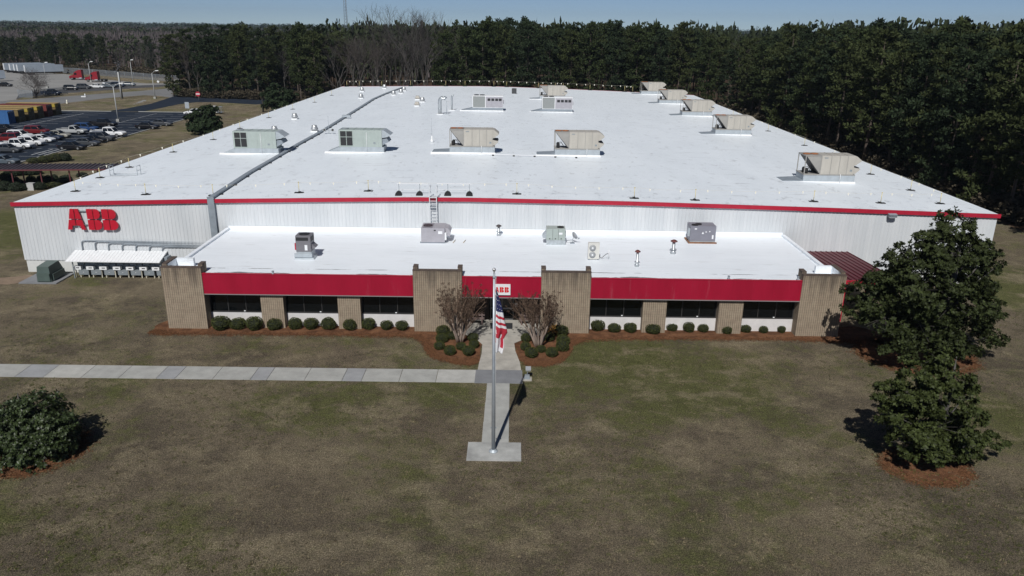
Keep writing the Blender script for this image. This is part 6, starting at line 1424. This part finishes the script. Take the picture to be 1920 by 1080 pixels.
def sign(px, py, h, col, shape, label, r=.4):
    p = G(px, py); t = thing('road_sign', label, 'sign', (p.x, p.y, 0)); b = MB(); b.tube([(0, 0, 0), (0, 0, h)], .035, 5); b.build('post', GALV2, t)
    n = {'oct': 8, 'diamond': 4, 'rect': 4}[shape]; off = {'oct': R(22.5), 'diamond': 0, 'rect': R(45)}[shape]
    b = MB(); pl = [(r * math.cos(off + 2 * math.pi * i / n), h - r * .8 + r * (1.5 if shape == 'rect' else 1) * math.sin(off + 2 * math.pi * i / n)) for i in range(n)]
    b.prism(pl, -.06, -.04, 'y')
    if shape == 'oct': b.box(-r * .75, r * .75, -.066, -.06, h - r * .8 - r * .2, h - r * .8 + r * .2, 1); 
    b.build('face', [col, WHITEP], t); return p
sg_ = mat('sign_red', (.40, .03, .05), .5)
p = sign(372.5, 189, 2.6, sg_, 'oct', 'red and white stop sign at the drive junction', .75)
sign(298, 165, 2.6, WHITEP, 'diamond', 'small pale diamond sign on the verge of the concrete road', .5)
sign(352.5, 212, 2.6, GALV, 'rect', 'grey rectangular sign on a post beside the half-hidden white car', .75)
for (px, py, lb) in ((160, 182, 'small white L-shaped pipe marker on the verge above the concrete road'), (126, 194, 'small cream marker post on the grass below the concrete road')):
    p = G(px, py); b = MB(); b.tube([(0, 0, 0), (0, 0, 1.0)], .15, 6); b.box(-1.2 if px > 140 else -.2, .2, -.2, .2, 0, .3); tag(b.build('marker_post', CREAM if px < 140 else WHITEP, loc=(p.x, p.y, 0)), lb, 'marker post')
# chain-link fences
MESHM = mat('chain_link_mesh', (.22, .24, .26), .6, alpha=.30)
def fence(pts, h, lab, step):
    t = thing('chain_link_fence', lab, 'fence', (pts[0][0], pts[0][1], 0)); panel = MB(); rail = MB()
    for a, c_ in zip(pts, pts[1:]):
        a, c_ = Vector((a[0], a[1], 0)), Vector((c_[0], c_[1], 0)); n = max(1, int((c_ - a).length / step)); d = (c_ - a).normalized(); nn = Vector((-d.y, d.x, 0)) * .01
        panel.add([a + nn, c_ + nn, c_ + nn + Vector((0, 0, h)), a + nn + Vector((0, 0, h)), a - nn, c_ - nn, c_ - nn + Vector((0, 0, h)), a - nn + Vector((0, 0, h))], [(0, 1, 2, 3), (4, 7, 6, 5), (0, 3, 7, 4), (1, 5, 6, 2), (3, 2, 6, 7)])
        rail.tube([a + Vector((0, 0, h)), c_ + Vector((0, 0, h))], .04, 4)
        for i in range(n):
            q = a.lerp(c_, i / n); b = MB(); b.tube([q, q + Vector((0, 0, h + .1))], .05, 5); b.build('post', GALV2, t, True)
    panel.build('mesh_panel', MESHM, t, True); rail.build('top_rail', GALV2, t, True)
fence([G(118, 137), G(150, 139), G(200, 143), G(270, 149), G(338, 154.5)], 2.4, 'chain-link fence running behind the truck yard in front of the trees', 7)
fence([G(35, 182), G(62, 184.5), G(85, 180.5), G(128, 176.5)], 2.2, 'chain-link fence around the bare tree by the concrete road', 4)
# bare spreading tree in the fence
p = G(68, 183.5); r = random.Random(12); t = thing('bare_tree', 'low wide leafless tree with dark forked trunks inside the chain-link corner', 'bare tree', (p.x, p.y, 0)); tm, cm = bare_meshes(77, 9.5, 5, .55, depth=5)
tm.build('trunk', mat('dark_bark', (.06, .05, .045), .9), t, fix=False); cm.build('crown', mat('dark_twigs', (.085, .072, .068), .9), t, fix=False); t.scale = (1.35, 1.35, .95)
# ---------------------------------------------------------------- covered walkway with its shrubs
PUR = mat('plum_metal_roof', (.060, .050, .060), .5, var=.15, scale=1); MAR = mat('maroon_post', (.12, .03, .035), .6)
q0, q1 = G(-160, 314, 2.9), G(216, 312, 2.9)
t = thing('walkway_canopy', 'long low plum-coloured metal canopy on maroon posts leading from the lot to the warehouse', 'walkway canopy', (-72, 107, 0))
d = Vector((q1.x - q0.x, q1.y - q0.y, 0)).normalized(); nn = Vector((-d.y, d.x, 0)); a = Vector((q0.x, q0.y, 0)); c_ = Vector((q1.x, q1.y, 0))
b = MB(); hw = 1.75
def zz(v, z): return Vector((v.x, v.y, z))
b.hexa([zz(a - nn * hw, 2.72), zz(c_ - nn * hw, 2.72), zz(c_ + nn * hw, 2.9), zz(a + nn * hw, 2.9)], [zz(a - nn * hw, 2.82), zz(c_ - nn * hw, 2.82), zz(c_ + nn * hw, 3.0), zz(a + nn * hw, 3.0)])
n = int((c_ - a).length / .6)
for i in range(n):
    u = a.lerp(c_, (i + .5) / n); e = d * .04
    b.hexa([zz(u - nn * hw - e, 2.823), zz(u - nn * hw + e, 2.823), zz(u + nn * hw + e, 3.003), zz(u + nn * hw - e, 3.003)], [zz(u - nn * hw - e, 2.9), zz(u - nn * hw + e, 2.9), zz(u + nn * hw + e, 3.12), zz(u + nn * hw - e, 3.12)])
b.build('canopy_roof', PUR, t, True)
b = MB(); b.hexa([zz(a - nn * (hw + .1), 2.66), zz(c_ - nn * (hw + .1), 2.66), zz(c_ - nn * (hw + .003), 2.66), zz(a - nn * (hw + .003), 2.66)], [zz(a - nn * (hw + .1), 2.84), zz(c_ - nn * (hw + .1), 2.84), zz(c_ - nn * (hw + .003), 2.84), zz(a - nn * (hw + .003), 2.84)]); b.build('canopy_edge', MAR, t, True)
Ltot = (c_ - a).length; npst = int(Ltot / 3.4)
for i in range(npst):
    u = a.lerp(c_, (i + .5) / npst)
    for s in (-1, 1):
        v = u + nn * (hw - .3) * s; b = MB(); b.box(v.x - .07, v.x + .07, v.y - .07, v.y + .07, 0, 2.72 if s < 0 else 2.86); b.build('post', MAR, t, True)
SHD = [shrub_mesh(60 + i, 1000, .06, .14).mesh('shrub', [leafmat('shrub_leaf_dark', (.022, .034, .016), .6, .5, .3), BOXC], fix=False) for i in range(2)]; SHY = shrub_mesh(70, 1000, .06, .16).mesh('shrub', [leafmat('shrub_leaf_olive', (.060, .066, .022), .6, .5, .3), BOXC], fix=False)
def shrub(px, py, wpx, hpx, lab, grp, me=None, dy=1.0, dz=0):
    p = G(px, py); dd = (p - CPOS).dot(FW); s = wpx * dd / F_PX; o = bpy.data.objects.new('shrub', me or rnd.choice(SHD)); COL.objects.link(o); o.location = (p.x, p.y + s * .4 * dy, dz); o.scale = (s, s * dy, hpx * dd / F_PX * 1.05); o.rotation_euler = (0, 0, rnd.uniform(0, .5)); tag(o, lab, 'shrub', grp)
g1 = 'shrubs below the covered walkway'
for i, (x, y, w_, h_) in enumerate([(4, 359, 24, 17), (26, 360, 24, 16), (42, 358, 17, 12), (52, 357, 14, 11), (72, 357, 20, 14)]): shrub(x, y, w_, h_, f'dark rounded shrub, {ordinal(i)} along the lawn side of the covered walkway' + (', past the white box' if i == 4 else ''), g1)
shrub(96, 353, 26, 11, 'olive yellow shrub against the warehouse eave at the end of the walkway shrubs', g1, SHY)
shrub(118, 346, 22, 9, 'second olive yellow shrub along the warehouse eave', g1, SHY)
for i, (x, y, w_, h_) in enumerate([(8, 345, 24, 20), (24, 346, 18, 14), (37, 346, 10, 9), (55, 346, 18, 15), (75, 343, 18, 13), (88, 343, 17, 13), (101, 340, 12, 12), (119, 341, 22, 11), (150, 333, 20, 8)]): shrub(x, y, w_, h_, f'very dark clipped shrub, {ordinal(i)} between the walkway posts', 'dark shrubs between the walkway posts')
for i, (x, y, w_, h_) in enumerate([(20, 331, 34, 14), (52, 329, 34, 12)]): shrub(x, y, w_, h_, ['big dark shrub behind the walkway posts, touching the canopy', 'second big dark shrub behind the walkway posts'][i], 'dark shrubs between the walkway posts')
for i, (x, y, w_, h_) in enumerate([(60, 307, 26, 10), (80, 306, 26, 13), (100, 304, 26, 15), (118, 303, 22, 15)]): shrub(x, y, w_, h_, ['low olive end of the hedge beside the striped bay', 'olive hedge plant second along beside the striped bay', 'olive hedge plant third along beside the striped bay', 'tall dark end of the hedge facing the lawn'][i], 'hedge beside the striped bay', SHY if i < 3 else None)
p = G(60, 356.5); b = MB(); b.box(-.45, .45, -.3, .3, 0, .95); b.box(-.48, .48, -.33, .33, .953, 1.02); tag(b.build('utility_box', mat('box_white', (.45, .45, .44), .6), loc=(p.x, p.y, 0)), 'small white utility box among the shrubs below the walkway', 'utility box')
# ---------------------------------------------------------------- lattice mast on the horizon
Y = 900; q = W(648.5, 40, Y); ht = W(648, -12, Y).z; t = thing('radio_mast', 'thin grey lattice radio mast rising above the bare trees on the horizon', 'radio mast', (q.x, Y, 0)); b = MB(); legs = [(-1, 0), (1, 0), (0, 1.7)]; wd = lambda z: 2.2 - 1.5 * z / 90
for (lx_, ly_) in legs: b.tube([(lx_ * wd(0), ly_ * wd(0), 0), (lx_ * wd(90) * .8, ly_ * wd(90) * .8, 90)], .22, 4)
b.build('leg', GALV2, t); b = MB()
for i in range(28):
    z = i * 3.2; w0, w1 = wd(z), wd(z + 3.2)
    for k_ in range(3): l0, l1 = legs[k_], legs[(k_ + 1) % 3]; b.tube([(l0[0] * w0, l0[1] * w0, z), (l1[0] * w1, l1[1] * w1, z + 3.2)], .10, 3)
b.build('bracing', GALV2, t)
# ---------------------------------------------------------------- thin winter haze
hm_ = bpy.data.materials.new('haze'); hm_.use_nodes = True; n_ = hm_.node_tree.nodes; n_.clear(); vo = n_.new('ShaderNodeVolumePrincipled'); mo = n_.new('ShaderNodeOutputMaterial')
vo.inputs['Color'].default_value = (.72, .86, 1.0, 1); vo.inputs['Density'].default_value = 0.0001; vo.inputs['Anisotropy'].default_value = 0.2
hm_.node_tree.links.new(vo.outputs[0], mo.inputs['Volume'])
b = MB(); b.box(-4600, 4600, -4600, 4600, -1.2, 97); tag(b.build('haze', hm_), kind='stuff')
